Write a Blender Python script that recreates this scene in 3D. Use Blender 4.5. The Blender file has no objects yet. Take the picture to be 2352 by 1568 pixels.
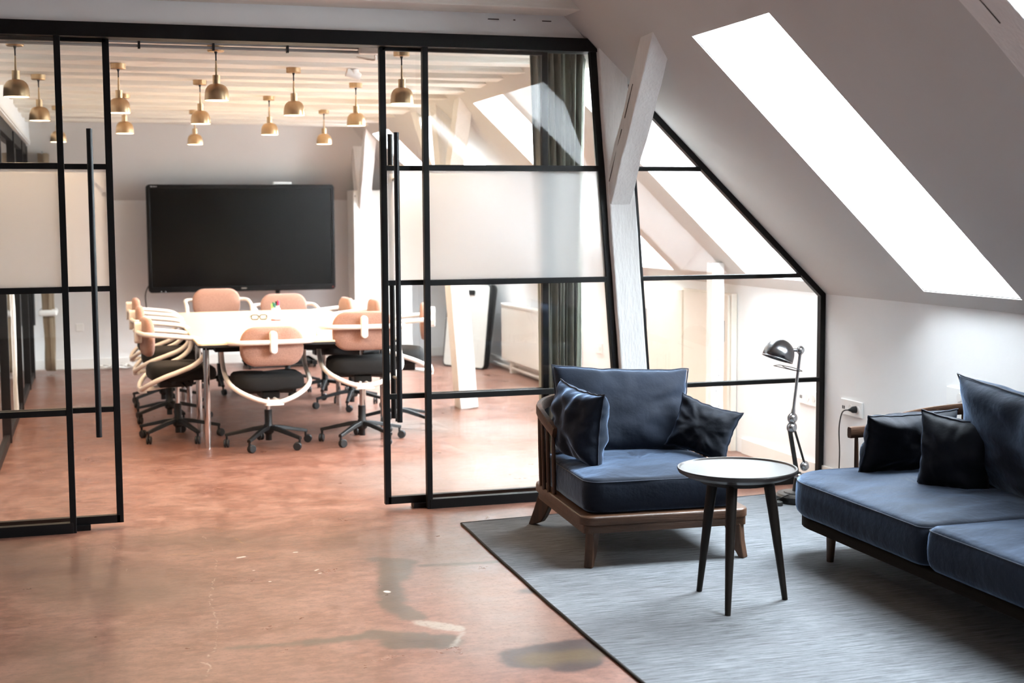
import bpy, math, random
from mathutils import Vector, Matrix, noise
random.seed(7)
sc = bpy.context.scene
C = sc.collection
PI = math.pi
V = Vector

# ---------------------------------------------------------------- camera, world, exposure
cam_d = bpy.data.cameras.new('camera')
cam = bpy.data.objects.new('camera', cam_d)
C.objects.link(cam)
sc.camera = cam
F_PX, YAW, PITCH, ROLL = 3163.6, 0.2936, -0.0901, -0.0059
cam_d.sensor_width = 36.0
cam_d.lens = F_PX / 2352 * 36.0
_f = V((math.sin(YAW) * math.cos(PITCH), math.cos(YAW) * math.cos(PITCH), math.sin(PITCH)))
_r = V((math.cos(YAW), -math.sin(YAW), 0))
_u = _r.cross(_f)
_r2 = math.cos(ROLL) * _r + math.sin(ROLL) * _u
_u2 = -math.sin(ROLL) * _r + math.cos(ROLL) * _u
_m = Matrix((_r2, _u2, -_f)).transposed().to_4x4()
_m.translation = V((0, -7.0857, 1.55))
cam.matrix_world = _m
cam_d.dof.use_dof = True
cam_d.dof.focus_distance = 6.1
cam_d.dof.aperture_fstop = 3.2
cam_d.clip_start = 0.05

world = bpy.data.worlds.new('sky')
sc.world = world
world.use_nodes = True
_n = world.node_tree.nodes
_bg = _n['Background']
_bg.inputs[0].default_value = (0.84, 0.93, 1.0, 1)      # bright overcast sky
_bg.inputs[1].default_value = 50.0
sc.view_settings.view_transform = 'Standard'
sc.view_settings.look = 'None'
sc.view_settings.exposure = 0.62
sc.view_settings.gamma = 1.0
sc.view_settings.use_curve_mapping = False
cy = sc.cycles
cy.max_bounces = 9
cy.diffuse_bounces = 6
cy.glossy_bounces = 4
cy.transmission_bounces = 6
cy.transparent_max_bounces = 16
cy.sample_clamp_indirect = 14.0
cy.blur_glossy = 1.0
cy.use_denoising = True

# roof slope: through (4.022, z 1.105), rising to the left
SLX, SLZ, SLM = 4.022, 1.105, 0.958
def slope_z(x): return SLZ + SLM * (SLX - x)
SKY_Y = [-4.28, -1.87, 0.06, 2.0, 3.93, 5.82]
SKY_W, SKY_X0, SKY_X1 = 0.765, 2.69, 3.957
SN = V((SLM, 0, 1)).normalized()           # outward normal of the slope

# daylight portals at the roof windows (they add no light, they only guide the sampling of the sky)
for i, y in enumerate(SKY_Y):
    ld = bpy.data.lights.new('daylight_portal', 'AREA')
    ld.shape = 'RECTANGLE'
    ld.size = math.hypot(SKY_X1 - SKY_X0, SLM * (SKY_X1 - SKY_X0)); ld.size_y = SKY_W
    ld.cycles.is_portal = True
    lo = bpy.data.objects.new('daylight_portal', ld)
    C.objects.link(lo)
    xc = (SKY_X0 + SKY_X1) / 2
    zax = SN                                # area light shines along -z, i.e. inwards
    xax = V((1, 0, -SLM)).normalized()
    yax = zax.cross(xax)
    mm = Matrix((xax, yax, zax)).transposed().to_4x4()
    mm.translation = V((xc, y + SKY_W / 2, slope_z(xc))) + SN * 0.2
    lo.matrix_world = mm

# ---------------------------------------------------------------- materials
def lin(c):
    c = c / 255.0
    return c / 12.92 if c <= 0.04045 else ((c + 0.055) / 1.055) ** 2.4
def rgb(r, g, b): return (lin(r), lin(g), lin(b), 1)

def mat(name, col, rough=0.5, metal=0.0, spec=0.5, coat=0.0, sheen=0.0, var=0.0, vscale=8.0, bump=0.0, bscale=60.0,
        stretch=(1, 1, 1), emit=None, estr=0.0, sheen_tint=None, obj=True):
    m = bpy.data.materials.new(name)
    m.use_nodes = True
    nt = m.node_tree
    b = nt.nodes['Principled BSDF']
    b.inputs['Base Color'].default_value = col
    b.inputs['Roughness'].default_value = rough
    b.inputs['Metallic'].default_value = metal
    b.inputs['Specular IOR Level'].default_value = spec
    b.inputs['Coat Weight'].default_value = coat
    b.inputs['Sheen Weight'].default_value = sheen
    b.inputs['Sheen Roughness'].default_value = 0.34
    if sheen_tint: b.inputs['Sheen Tint'].default_value = sheen_tint
    if emit:
        b.inputs['Emission Color'].default_value = emit
        b.inputs['Emission Strength'].default_value = estr
    tc = nt.nodes.new('ShaderNodeTexCoord')
    mp = nt.nodes.new('ShaderNodeMapping')
    mp.inputs['Scale'].default_value = stretch
    nt.links.new(tc.outputs['Object'], mp.inputs['Vector'])
    if var > 0:
        nz = nt.nodes.new('ShaderNodeTexNoise')
        nz.inputs['Scale'].default_value = vscale
        nz.inputs['Detail'].default_value = 5
        nt.links.new(mp.outputs[0], nz.inputs['Vector'])
        mr = nt.nodes.new('ShaderNodeMapRange')
        mr.inputs['From Min'].default_value = 0.3; mr.inputs['From Max'].default_value = 0.7
        mr.inputs['To Min'].default_value = 1 - var; mr.inputs['To Max'].default_value = 1 + var
        nt.links.new(nz.outputs['Fac'], mr.inputs['Value'])
        hs = nt.nodes.new('ShaderNodeHueSaturation')
        hs.inputs['Color'].default_value = col
        nt.links.new(mr.outputs[0], hs.inputs['Value'])
        nt.links.new(hs.outputs[0], b.inputs['Base Color'])
    if bump > 0:
        nb = nt.nodes.new('ShaderNodeTexNoise')
        nb.inputs['Scale'].default_value = bscale
        nb.inputs['Detail'].default_value = 3
        nt.links.new(mp.outputs[0], nb.inputs['Vector'])
        bp = nt.nodes.new('ShaderNodeBump')
        bp.inputs['Strength'].default_value = bump
        bp.inputs['Distance'].default_value = 0.01
        nt.links.new(nb.outputs['Fac'], bp.inputs['Height'])
        nt.links.new(bp.outputs[0], b.inputs['Normal'])
    return m

M = {}
M['wall'] = mat('white_plaster', rgb(238, 238, 238), 0.85, var=0.015, vscale=2, bump=0.08, bscale=25)
M['slope'] = mat('shade_grey_slope_plaster', rgb(209, 207, 204), 0.85, var=0.015, vscale=2, bump=0.06, bscale=20)  # white plaster made greyer, the slope's shade put into its colour
M['reveal'] = mat('white_reveal_paint', rgb(240, 240, 240), 0.7, var=0.01)
M['trimw'] = mat('white_gloss_paint', rgb(232, 230, 226), 0.45, var=0.02)
M['timber'] = mat('painted_old_timber', rgb(242, 241, 239), 0.7, var=0.03, vscale=5, stretch=(4, 4, 1), bump=0.5, bscale=18)
M['joist'] = mat('painted_joist_timber', rgb(228, 224, 216), 0.7, var=0.05, vscale=4, stretch=(0.6, 4, 4), bump=0.5, bscale=14)
M['steel'] = mat('black_powder_coated_steel', rgb(9, 9, 10), 0.5, spec=0.25, var=0.1, vscale=30)
M['handle'] = mat('black_tube_steel', rgb(12, 14, 18), 0.35, spec=0.4, var=0.1, vscale=30)
M['chrome'] = mat('polished_chrome', rgb(215, 215, 215), 0.12, 1.0, var=0.04)
M['brass'] = mat('brushed_brass', rgb(196, 168, 132), 0.32, 1.0, var=0.08, vscale=12, stretch=(6, 6, 0.6))
M['shade_in'] = mat('glowing_enamel_lining', rgb(250, 240, 222), 0.6, var=0.01, emit=(1.0, 0.80, 0.55, 1), estr=1.6)  # lining emits on its own, in place of bulb light falling on it
M['bulb'] = mat('glowing_bulb_glass', rgb(255, 240, 215), 0.4, var=0.01, emit=(1.0, 0.82, 0.58, 1), estr=9.0)
M['cord'] = mat('black_rubber_cord', rgb(18, 18, 18), 0.6, var=0.1)
M['whitecord'] = mat('white_rubber_cord', rgb(225, 222, 216), 0.5, var=0.05)
M['frame_w'] = mat('white_lacquered_tube', rgb(238, 232, 224), 0.35, var=0.02)
M['pad'] = mat('dusty_pink_wool_fabric', rgb(160, 122, 106), 0.9, sheen=0.2, var=0.13, vscale=130, bump=0.4, bscale=260)
M['seatblack'] = mat('black_seat_fabric', rgb(11, 10, 10), 0.9, sheen=0.02, var=0.2, vscale=90, bump=0.2, bscale=220)
M['plastic'] = mat('black_nylon', rgb(7, 7, 8), 0.5, var=0.08)
M['castor'] = mat('grey_castor_rubber', rgb(28, 29, 30), 0.5, var=0.1)
M['tabletop'] = mat('cream_linoleum', rgb(222, 200, 170), 0.42, var=0.02, vscale=4)
M['tedge'] = mat('black_table_edge', rgb(20, 19, 19), 0.5, var=0.1)
M['screen'] = mat('black_display_glass', rgb(3, 3, 3), 0.25, spec=0.2, var=0.05)
M['bezel'] = mat('black_bezel_plastic', rgb(5, 5, 6), 0.35, spec=0.25, var=0.05)
M['grey'] = mat('grey_plastic', rgb(150, 150, 150), 0.5, var=0.05)
M['redled'] = mat('small_red_lamp', rgb(150, 50, 30), 0.5, var=0.05)
M['badge'] = mat('brushed_badge', rgb(165, 160, 150), 0.35, 1.0, var=0.05)
M['radiator'] = mat('white_radiator_enamel', rgb(236, 232, 224), 0.4, var=0.01)
M['board'] = mat('white_board_enamel', rgb(232, 234, 230), 0.3, var=0.02)
M['velvet'] = mat('navy_blue_velvet', rgb(12, 19, 31), 0.8, spec=0.2, sheen=0.9, var=0.22, vscale=6, bump=0.25, bscale=28, sheen_tint=(0.40, 0.57, 0.88, 1))
M['velvet2'] = mat('dark_navy_velvet', rgb(9, 13, 21), 0.8, spec=0.2, sheen=0.18, var=0.2, vscale=7, bump=0.25, bscale=28, sheen_tint=(0.36, 0.50, 0.80, 1))
M['piping'] = mat('navy_seam_piping', rgb(22, 32, 48), 0.8, sheen=0.2, var=0.1)
M['oak'] = mat('smoked_oak', rgb(70, 46, 30), 0.42, var=0.28, vscale=5, stretch=(1.2, 8, 8), bump=0.15, bscale=20)
M['oakv'] = mat('smoked_oak_upright', rgb(70, 46, 30), 0.42, var=0.28, vscale=5, stretch=(9, 9, 1.0), bump=0.15, bscale=20)
M['darkoak'] = mat('dark_stained_oak', rgb(26, 20, 16), 0.5, spec=0.2, var=0.25, vscale=5, stretch=(9, 9, 1.0), bump=0.12, bscale=20)
M['sofaoak_shaded'] = mat('shaded_sofa_oak', rgb(26, 19, 14), 0.75, spec=0.08, var=0.25, vscale=5, stretch=(8, 1.2, 8), bump=0.12, bscale=20)  # oak of the sofa frame darkened in colour for the shadow it lies in
M['darktop'] = mat('dark_stained_oak_top', rgb(42, 36, 34), 0.38, spec=0.5, coat=0.1, var=0.16, vscale=6, stretch=(1, 9, 4), bump=0.05, bscale=20)
M['gunmetal'] = mat('worn_brushed_steel', rgb(120, 120, 122), 0.26, 1.0, var=0.25, vscale=14, bump=0.1, bscale=40)
M['gunmetal_l'] = mat('polished_worn_steel', rgb(180, 181, 183), 0.22, 1.0, var=0.15, vscale=14)
M['gunmetal_d'] = mat('dark_raw_steel', rgb(70, 69, 68), 0.4, 1.0, var=0.3, vscale=12)
M['cupboard'] = mat('cream_cupboard_paint', rgb(236, 230, 218), 0.45, var=0.01)
M['socket'] = mat('white_socket_plastic', rgb(242, 242, 240), 0.35, var=0.01)
M['hole'] = mat('dark_recess', rgb(14, 14, 14), 0.8, var=0.05)
M['lid_red'] = mat('red_plastic', rgb(215, 70, 60), 0.4, var=0.03)
M['pen_white'] = mat('white_pen_barrel', rgb(240, 238, 236), 0.4, var=0.02)
for nm, c in (('green', (35, 120, 75)), ('lime', (150, 190, 110)), ('teal', (40, 110, 105)), ('black', (25, 20, 24)), ('pink', (225, 85, 110)), ('purple', (125, 55, 105))):
    M['cap_' + nm] = mat(nm + '_pen_cap', rgb(*c), 0.4, var=0.03)
M['crack'] = mat('dark_timber_crack', rgb(60, 52, 46), 0.9, var=0.1)

def glass_mat(name, tint, refl=1.0, rough=0.0):
    m = bpy.data.materials.new(name); m.use_nodes = True
    nt = m.node_tree; nt.nodes.remove(nt.nodes['Principled BSDF'])
    out = nt.nodes['Material Output']
    tr = nt.nodes.new('ShaderNodeBsdfTransparent'); tr.inputs[0].default_value = tint
    gl = nt.nodes.new('ShaderNodeBsdfGlossy'); gl.inputs['Roughness'].default_value = rough
    fr = nt.nodes.new('ShaderNodeFresnel'); fr.inputs[0].default_value = 1.5
    mu = nt.nodes.new('ShaderNodeMath'); mu.operation = 'MULTIPLY'; mu.inputs[1].default_value = refl
    mx = nt.nodes.new('ShaderNodeMixShader')
    nt.links.new(fr.outputs[0], mu.inputs[0]); nt.links.new(mu.outputs[0], mx.inputs[0])
    nt.links.new(tr.outputs[0], mx.inputs[1]); nt.links.new(gl.outputs[0], mx.inputs[2])
    nt.links.new(mx.outputs[0], out.inputs[0])
    return m
M['glass'] = glass_mat('clear_window_glass', (0.95, 0.965, 0.96, 1), 2.0)
M['skyglass'] = glass_mat('roof_window_glass', (0.97, 0.98, 0.98, 1), 0.6)
def frosted():
    m = bpy.data.materials.new('frosted_film_glass'); m.use_nodes = True
    nt = m.node_tree; nt.nodes.remove(nt.nodes['Principled BSDF'])
    out = nt.nodes['Material Output']
    t = nt.nodes.new('ShaderNodeBsdfTranslucent'); t.inputs[0].default_value = (0.93, 0.93, 0.92, 1)
    r = nt.nodes.new('ShaderNodeBsdfRefraction'); r.inputs['Color'].default_value = (0.97, 0.97, 0.97, 1)
    r.inputs['Roughness'].default_value = 0.35; r.inputs['IOR'].default_value = 1.33
    d = nt.nodes.new('ShaderNodeBsdfDiffuse'); d.inputs[0].default_value = (0.85, 0.85, 0.85, 1)
    a = nt.nodes.new('ShaderNodeMixShader'); a.inputs[0].default_value = 0.72
    b = nt.nodes.new('ShaderNodeMixShader'); b.inputs[0].default_value = 0.12
    nt.links.new(t.outputs[0], a.inputs[1]); nt.links.new(r.outputs[0], a.inputs[2])
    nt.links.new(a.outputs[0], b.inputs[1]); nt.links.new(d.outputs[0], b.inputs[2])
    nt.links.new(b.outputs[0], out.inputs[0])
    return m
M['frost'] = frosted()

def curtain_mat(name, col):
    m = mat(name, col, 0.9, var=0.12, vscale=60, stretch=(1, 1, 0.3), bump=0.2, bscale=120)
    nt = m.node_tree
    b = nt.nodes['Principled BSDF']; out = nt.nodes['Material Output']
    t = nt.nodes.new('ShaderNodeBsdfTranslucent'); t.inputs[0].default_value = col
    a = nt.nodes.new('ShaderNodeMixShader'); a.inputs[0].default_value = 0.4
    nt.links.new(b.outputs[0], a.inputs[1]); nt.links.new(t.outputs[0], a.inputs[2]); nt.links.new(a.outputs[0], out.inputs[0])
    return m
M['curtain'] = curtain_mat('grey_green_curtain_linen', rgb(178, 181, 172))
M['curtain2'] = curtain_mat('beige_curtain_linen', rgb(170, 150, 125))

# ---- node helpers for the floor and the rug
class NT:
    def __init__(s, m): s.t = m.node_tree
    def new(s, k, **kw):
        n = s.t.nodes.new(k)
        for a, b in kw.items(): setattr(n, a, b)
        return n
    def link(s, a, b): s.t.links.new(a, b)
    def put(s, inp, v):
        if hasattr(v, 'links') or hasattr(v, 'is_linked'): s.link(v, inp)
        else: inp.default_value = v
    def vm(s, op, a, b=None, scale=None):
        n = s.new('ShaderNodeVectorMath', operation=op)
        s.put(n.inputs[0], a)
        if b is not None: s.put(n.inputs[1], b)
        if scale is not None: s.put(n.inputs['Scale'], scale)
        return n
    def ma(s, op, a, b=None, clamp=False):
        n = s.new('ShaderNodeMath', operation=op); n.use_clamp = clamp
        s.put(n.inputs[0], a)
        if b is not None: s.put(n.inputs[1], b)
        return n.outputs[0]
    def noise(s, vec, scale, detail=5, rough=0.6, w=None):
        n = s.new('ShaderNodeTexNoise'); n.inputs['Scale'].default_value = scale
        n.inputs['Detail'].default_value = detail; n.inputs['Roughness'].default_value = rough
        s.link(vec, n.inputs['Vector']); return n
    def mr(s, v, a, b, c=0.0, d=1.0, smooth=True):
        n = s.new('ShaderNodeMapRange')
        if smooth: n.interpolation_type = 'SMOOTHSTEP'
        s.put(n.inputs['Value'], v)
        for k, x in zip(('From Min', 'From Max', 'To Min', 'To Max'), (a, b, c, d)): n.inputs[k].default_value = x
        return n.outputs['Result']
    def mix(s, fac, a, b, mode='MIX'):
        n = s.new('ShaderNodeMix', data_type='RGBA', blend_type=mode)
        s.put(n.inputs['Factor'], fac); s.put(n.inputs['A'], a) if False else None
        ia = [i for i in n.inputs if i.name == 'A' and i.type == 'RGBA'][0]; ib = [i for i in n.inputs if i.name == 'B' and i.type == 'RGBA'][0]
        s.put(ia, a); s.put(ib, b)
        return [o for o in n.outputs if o.type == 'RGBA'][0]
    def cap(s, vec, a, b, r, soft):
        ba = V((b[0] - a[0], b[1] - a[1], 0)); L = max(ba.dot(ba), 1e-8)
        pa = s.vm('SUBTRACT', vec, (a[0], a[1], 0)).outputs[0]
        h = s.ma('DIVIDE', s.vm('DOT_PRODUCT', pa, tuple(ba)).outputs['Value'], L, clamp=True)
        q = s.vm('SCALE', tuple(ba), scale=h).outputs[0]
        d = s.vm('LENGTH', s.vm('SUBTRACT', pa, q).outputs[0]).outputs['Value']
        return s.mr(d, r - soft, r + soft, 1.0, 0.0)

def floor_mat():
    m = bpy.data.materials.new('worn_terracotta_concrete'); m.use_nodes = True
    n = NT(m); b = m.node_tree.nodes['Principled BSDF']
    geo = n.new('ShaderNodeNewGeometry'); pos = geo.outputs['Position']
    flat = n.vm('MULTIPLY', pos, (1, 1, 0)).outputs[0]
    big = n.noise(flat, 0.8, 6, 0.6); mid = n.noise(flat, 4.0, 6, 0.65); fine = n.noise(flat, 45.0, 4, 0.7)
    st = n.noise(n.vm('MULTIPLY', flat, (1.0, 5.0, 0)).outputs[0], 2.2, 6, 0.7)
    base = n.mix(n.mr(big.outputs['Fac'], 0.35, 0.65), rgb(106, 67, 53), rgb(115, 80, 67))
    base = n.mix(n.mr(mid.outputs['Fac'], 0.42, 0.66), base, rgb(130, 94, 80))
    base = n.mix(n.ma('MULTIPLY', n.mr(st.outputs['Fac'], 0.50, 0.75), 0.6), base, rgb(108, 84, 72))
    mo = n.noise(n.vm('MULTIPLY', flat, (1.0, 1.8, 0)).outputs[0], 13.0, 6, 0.72)
    base = n.mix(n.ma('MULTIPLY', n.mr(mo.outputs['Fac'], 0.42, 0.66), 0.55), base, rgb(150, 106, 90))
    base = n.mix(n.ma('MULTIPLY', n.mr(mo.outputs['Fac'], 0.50, 0.32), 0.5), base, rgb(90, 60, 50))
    # distorted coordinates for repairs
    dn = n.noise(flat, 3.5, 4, 0.6)
    off = n.vm('SCALE', n.vm('SUBTRACT', dn.outputs['Color'], (0.5, 0.5, 0.5)).outputs[0], scale=0.22).outputs[0]
    dn2 = n.noise(flat, 16, 4, 0.6)
    off2 = n.vm('SCALE', n.vm('SUBTRACT', dn2.outputs['Color'], (0.5, 0.5, 0.5)).outputs[0], scale=0.05).outputs[0]
    w1 = n.vm('ADD', n.vm('ADD', n.vm('SCALE', off, scale=0.35).outputs[0], off2).outputs[0], flat).outputs[0]
    w2 = n.vm('ADD', n.vm('ADD', off, off2).outputs[0], flat).outputs[0]
    def many(vec, caps, soft):
        cur = None
        for a, bb, r in caps:
            k = n.cap(vec, a, bb, r, soft)
            cur = k if cur is None else n.ma('MAXIMUM', cur, k)
        return cur
    # large areas where the red paint is worn to brown
    worn = many(w2, [((-0.6, -0.25), (0.1, -1.2), 0.30), ((0.25, -0.3), (0.7, -0.45), 0.12), ((-0.2, -1.9), (-0.1, -2.6), 0.10),
                     ((1.15, -0.55), (1.5, -1.15), 0.10)], 0.22)
    base = n.mix(n.ma('MULTIPLY', worn, 0.65), base, rgb(84, 62, 50))
    pale_glare = many(w2, [((1.9, 0.9), (3.2, 1.0), 0.55), ((2.3, 2.9), (3.3, 2.2), 0.35), ((1.5, -0.7), (1.5, -2.4), 0.16)], 0.30)  # pale glare of the roof windows, painted into the floor colour
    base = n.mix(n.ma('MULTIPLY', pale_glare, 0.6), base, rgb(126, 112, 104))
    conf = n.mr(n.new('ShaderNodeSeparateXYZ').outputs[1], 0, 1)
    # grey cement repairs
    strips = many(w1, [((0.42, -2.13), (0.75, -2.14), 0.018), ((0.70, -2.14), (1.0, -2.13), 0.036), ((0.95, -2.13), (1.1, -2.20), 0.06), ((1.03, -2.24), (1.17, -2.27), 0.085),
                       ((1.14, -1.95), (1.10, -1.72), 0.055), ((1.16, -1.40), (1.12, -1.70), 0.055),
                       ((1.19, -1.35), (1.26, -1.08), 0.075), ((1.34, -1.18), (1.78, -1.22), 0.022), ((1.20, -1.0), (1.3, -1.1), 0.05)], 0.022)
    tone = n.mix(n.mr(mid.outputs['Fac'], 0.3, 0.7), rgb(56, 50, 42), rgb(78, 69, 58))
    base = n.mix(n.ma('MULTIPLY', strips, 0.84), base, tone)
    light = many(w1, [((1.16, -2.04), (1.27, -2.14), 0.035), ((1.28, -2.2), (1.2, -2.34), 0.008)], 0.012)
    base = n.mix(n.ma('MULTIPLY', light, 0.8), base, rgb(150, 138, 126))
    dark = many(w1, [((1.44, -2.56), (1.64, -2.52), 0.125), ((1.52, -2.68), (1.60, -2.66), 0.07), ((1.56, -2.46), (1.72, -2.44), 0.05), ((1.66, -1.72), (1.72, -1.74), 0.03)], 0.022)
    base = n.mix(n.ma('MULTIPLY', dark, 0.85), base, rgb(52, 46, 46))
    ochre = many(w1, [((1.45, -2.59), (1.62, -2.59), 0.07)], 0.035)
    base = n.mix(n.ma('MULTIPLY', ochre, 0.9), base, rgb(92, 76, 52))
    # hairline cracks and scratches
    cr = many(w1, [((0.29, -2.49), (0.34, -2.30), 0.0035), ((0.34, -2.30), (0.31, -2.24), 0.0035), ((0.31, -2.24), (0.38, -2.14), 0.0035),
                   ((0.38, -2.14), (0.42, -1.34), 0.0022), ((0.42, -1.34), (0.49, -0.80), 0.003), ((0.49, -0.8), (0.47, -0.2), 0.0025),
                   ((0.56, -1.9), (0.72, -1.88), 0.003), ((0.1, -0.9), (0.02, -0.2), 0.002)], 0.003)
    base = n.mix(n.ma('MULTIPLY', cr, 0.7), base, rgb(176, 152, 134))
    yl = many(w1, [((0.2, -0.60), (0.70, -0.68), 0.004), ((0.52, -0.05), (0.66, -0.55), 0.003)], 0.003)
    base = n.mix(n.ma('MULTIPLY', yl, 0.6), base, rgb(165, 125, 70))
    sp = many(flat, [((0.59, -0.775), (0.615, -0.765), 0.010), ((0.85, -0.755), (0.857, -0.754), 0.009), ((0.676, -1.24), (0.677, -1.24), 0.006),
                     ((0.89, -1.118), (0.905, -1.10), 0.005), ((0.63, -1.03), (0.632, -1.03), 0.005), ((0.90, -1.17), (0.905, -1.17), 0.005), ((1.12, -1.55), (1.125, -1.56), 0.012)], 0.003)
    base = n.mix(n.ma('MULTIPLY', sp, 0.9), base, rgb(215, 200, 188))
    # fine scratches everywhere, small specks
    wv = n.noise(n.vm('MULTIPLY', flat, (3.0, 40.0, 0)).outputs[0], 2.0, 4, 0.75)
    base = n.mix(n.ma('MULTIPLY', n.mr(wv.outputs['Fac'], 0.60, 0.8), 0.35), base, rgb(156, 122, 106))
    base = n.mix(n.ma('MULTIPLY', n.mr(fine.outputs['Fac'], 0.48, 0.72), 0.6), base, rgb(84, 56, 46))
    n.link(base, b.inputs['Base Color'])
    n.link(n.mr(mid.outputs['Fac'], 0.3, 0.7, 0.26, 0.42, False), b.inputs['Roughness'])
    b.inputs['Coat Weight'].default_value = 0.04; b.inputs['Coat Roughness'].default_value = 0.28
    b.inputs['Specular IOR Level'].default_value = 0.32
    bp = n.new('ShaderNodeBump'); bp.inputs['Strength'].default_value = 0.12; bp.inputs['Distance'].default_value = 0.01
    n.link(n.ma('ADD', n.ma('MULTIPLY', mid.outputs['Fac'], 0.6), n.ma('MULTIPLY', fine.outputs['Fac'], 0.4)), bp.inputs['Height'])
    n.link(bp.outputs[0], b.inputs['Normal'])
    return m
M['floor'] = floor_mat()

def rug_mat():
    m = bpy.data.materials.new('blue_grey_flatweave_wool'); m.use_nodes = True
    n = NT(m); b = m.node_tree.nodes['Principled BSDF']
    geo = n.new('ShaderNodeNewGeometry'); pos = geo.outputs['Position']
    s1 = n.noise(n.vm('MULTIPLY', pos, (3.5, 85.0, 0)).outputs[0], 1.6, 5, 0.7)
    s2 = n.noise(n.vm('MULTIPLY', pos, (10.0, 170.0, 0)).outputs[0], 1.5, 3, 0.7)
    s3 = n.noise(n.vm('MULTIPLY', pos, (1, 3.0, 0)).outputs[0], 1.5, 3, 0.6)
    c = n.mix(n.mr(s1.outputs['Fac'], 0.38, 0.62), rgb(58, 61, 65), rgb(114, 118, 122))
    c = n.mix(n.ma('MULTIPLY', n.mr(s2.outputs['Fac'], 0.5, 0.75), 0.5), c, rgb(150, 154, 158))
    c = n.mix(n.ma('MULTIPLY', n.mr(s3.outputs['Fac'], 0.4, 0.7), 0.35), c, rgb(82, 82, 86))
    n.link(c, b.inputs['Base Color'])
    b.inputs['Roughness'].default_value = 0.9; b.inputs['Specular IOR Level'].default_value = 0.15
    b.inputs['Sheen Weight'].default_value = 0.15
    bp = n.new('ShaderNodeBump'); bp.inputs['Strength'].default_value = 0.5; bp.inputs['Distance'].default_value = 0.004
    n.link(s2.outputs['Fac'], bp.inputs['Height']); n.link(bp.outputs[0], b.inputs['Normal'])
    return m
M['rug'] = rug_mat()
M['rugedge'] = mat('dark_rug_binding', rgb(48, 46, 46), 0.9, var=0.1)

# ---------------------------------------------------------------- mesh helpers
def arc(cx, cy_, r, a0, a1, n=6):
    return [(cx + r * math.cos(a0 + (a1 - a0) * i / n), cy_ + r * math.sin(a0 + (a1 - a0) * i / n)) for i in range(n + 1)]
def rrect(w, d, r, n=6):
    """rounded rectangle outline; r = radius or 4 radii (front right, back right, back left, front left)"""
    if not isinstance(r, (list, tuple)): r = [r] * 4
    a, b = w / 2, d / 2
    return (arc(a - r[0], -b + r[0], r[0], -PI / 2, 0, n) + arc(a - r[1], b - r[1], r[1], 0, PI / 2, n) +
            arc(-a + r[2], b - r[2], r[2], PI / 2, PI, n) + arc(-a + r[3], -b + r[3], r[3], PI, 1.5 * PI, n))
def smooth_path(pts, n=8, closed=False):
    """Catmull-Rom through the points"""
    P = [V(p) for p in pts]; out = []
    m = len(P); segs = m if closed else m - 1
    for i in range(segs):
        if closed: p0, p1, p2, p3 = P[(i - 1) % m], P[i], P[(i + 1) % m], P[(i + 2) % m]
        else: p0, p1, p2, p3 = P[max(i - 1, 0)], P[i], P[i + 1], P[min(i + 2, m - 1)]
        for k in range(n):
            t = k / n
            out.append(0.5 * ((2 * p1) + (p2 - p0) * t + (2 * p0 - 5 * p1 + 4 * p2 - p3) * t * t + (3 * p1 - p0 - 3 * p2 + p3) * t ** 3))
    if not closed: out.append(P[-1].copy())
    return out

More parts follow.
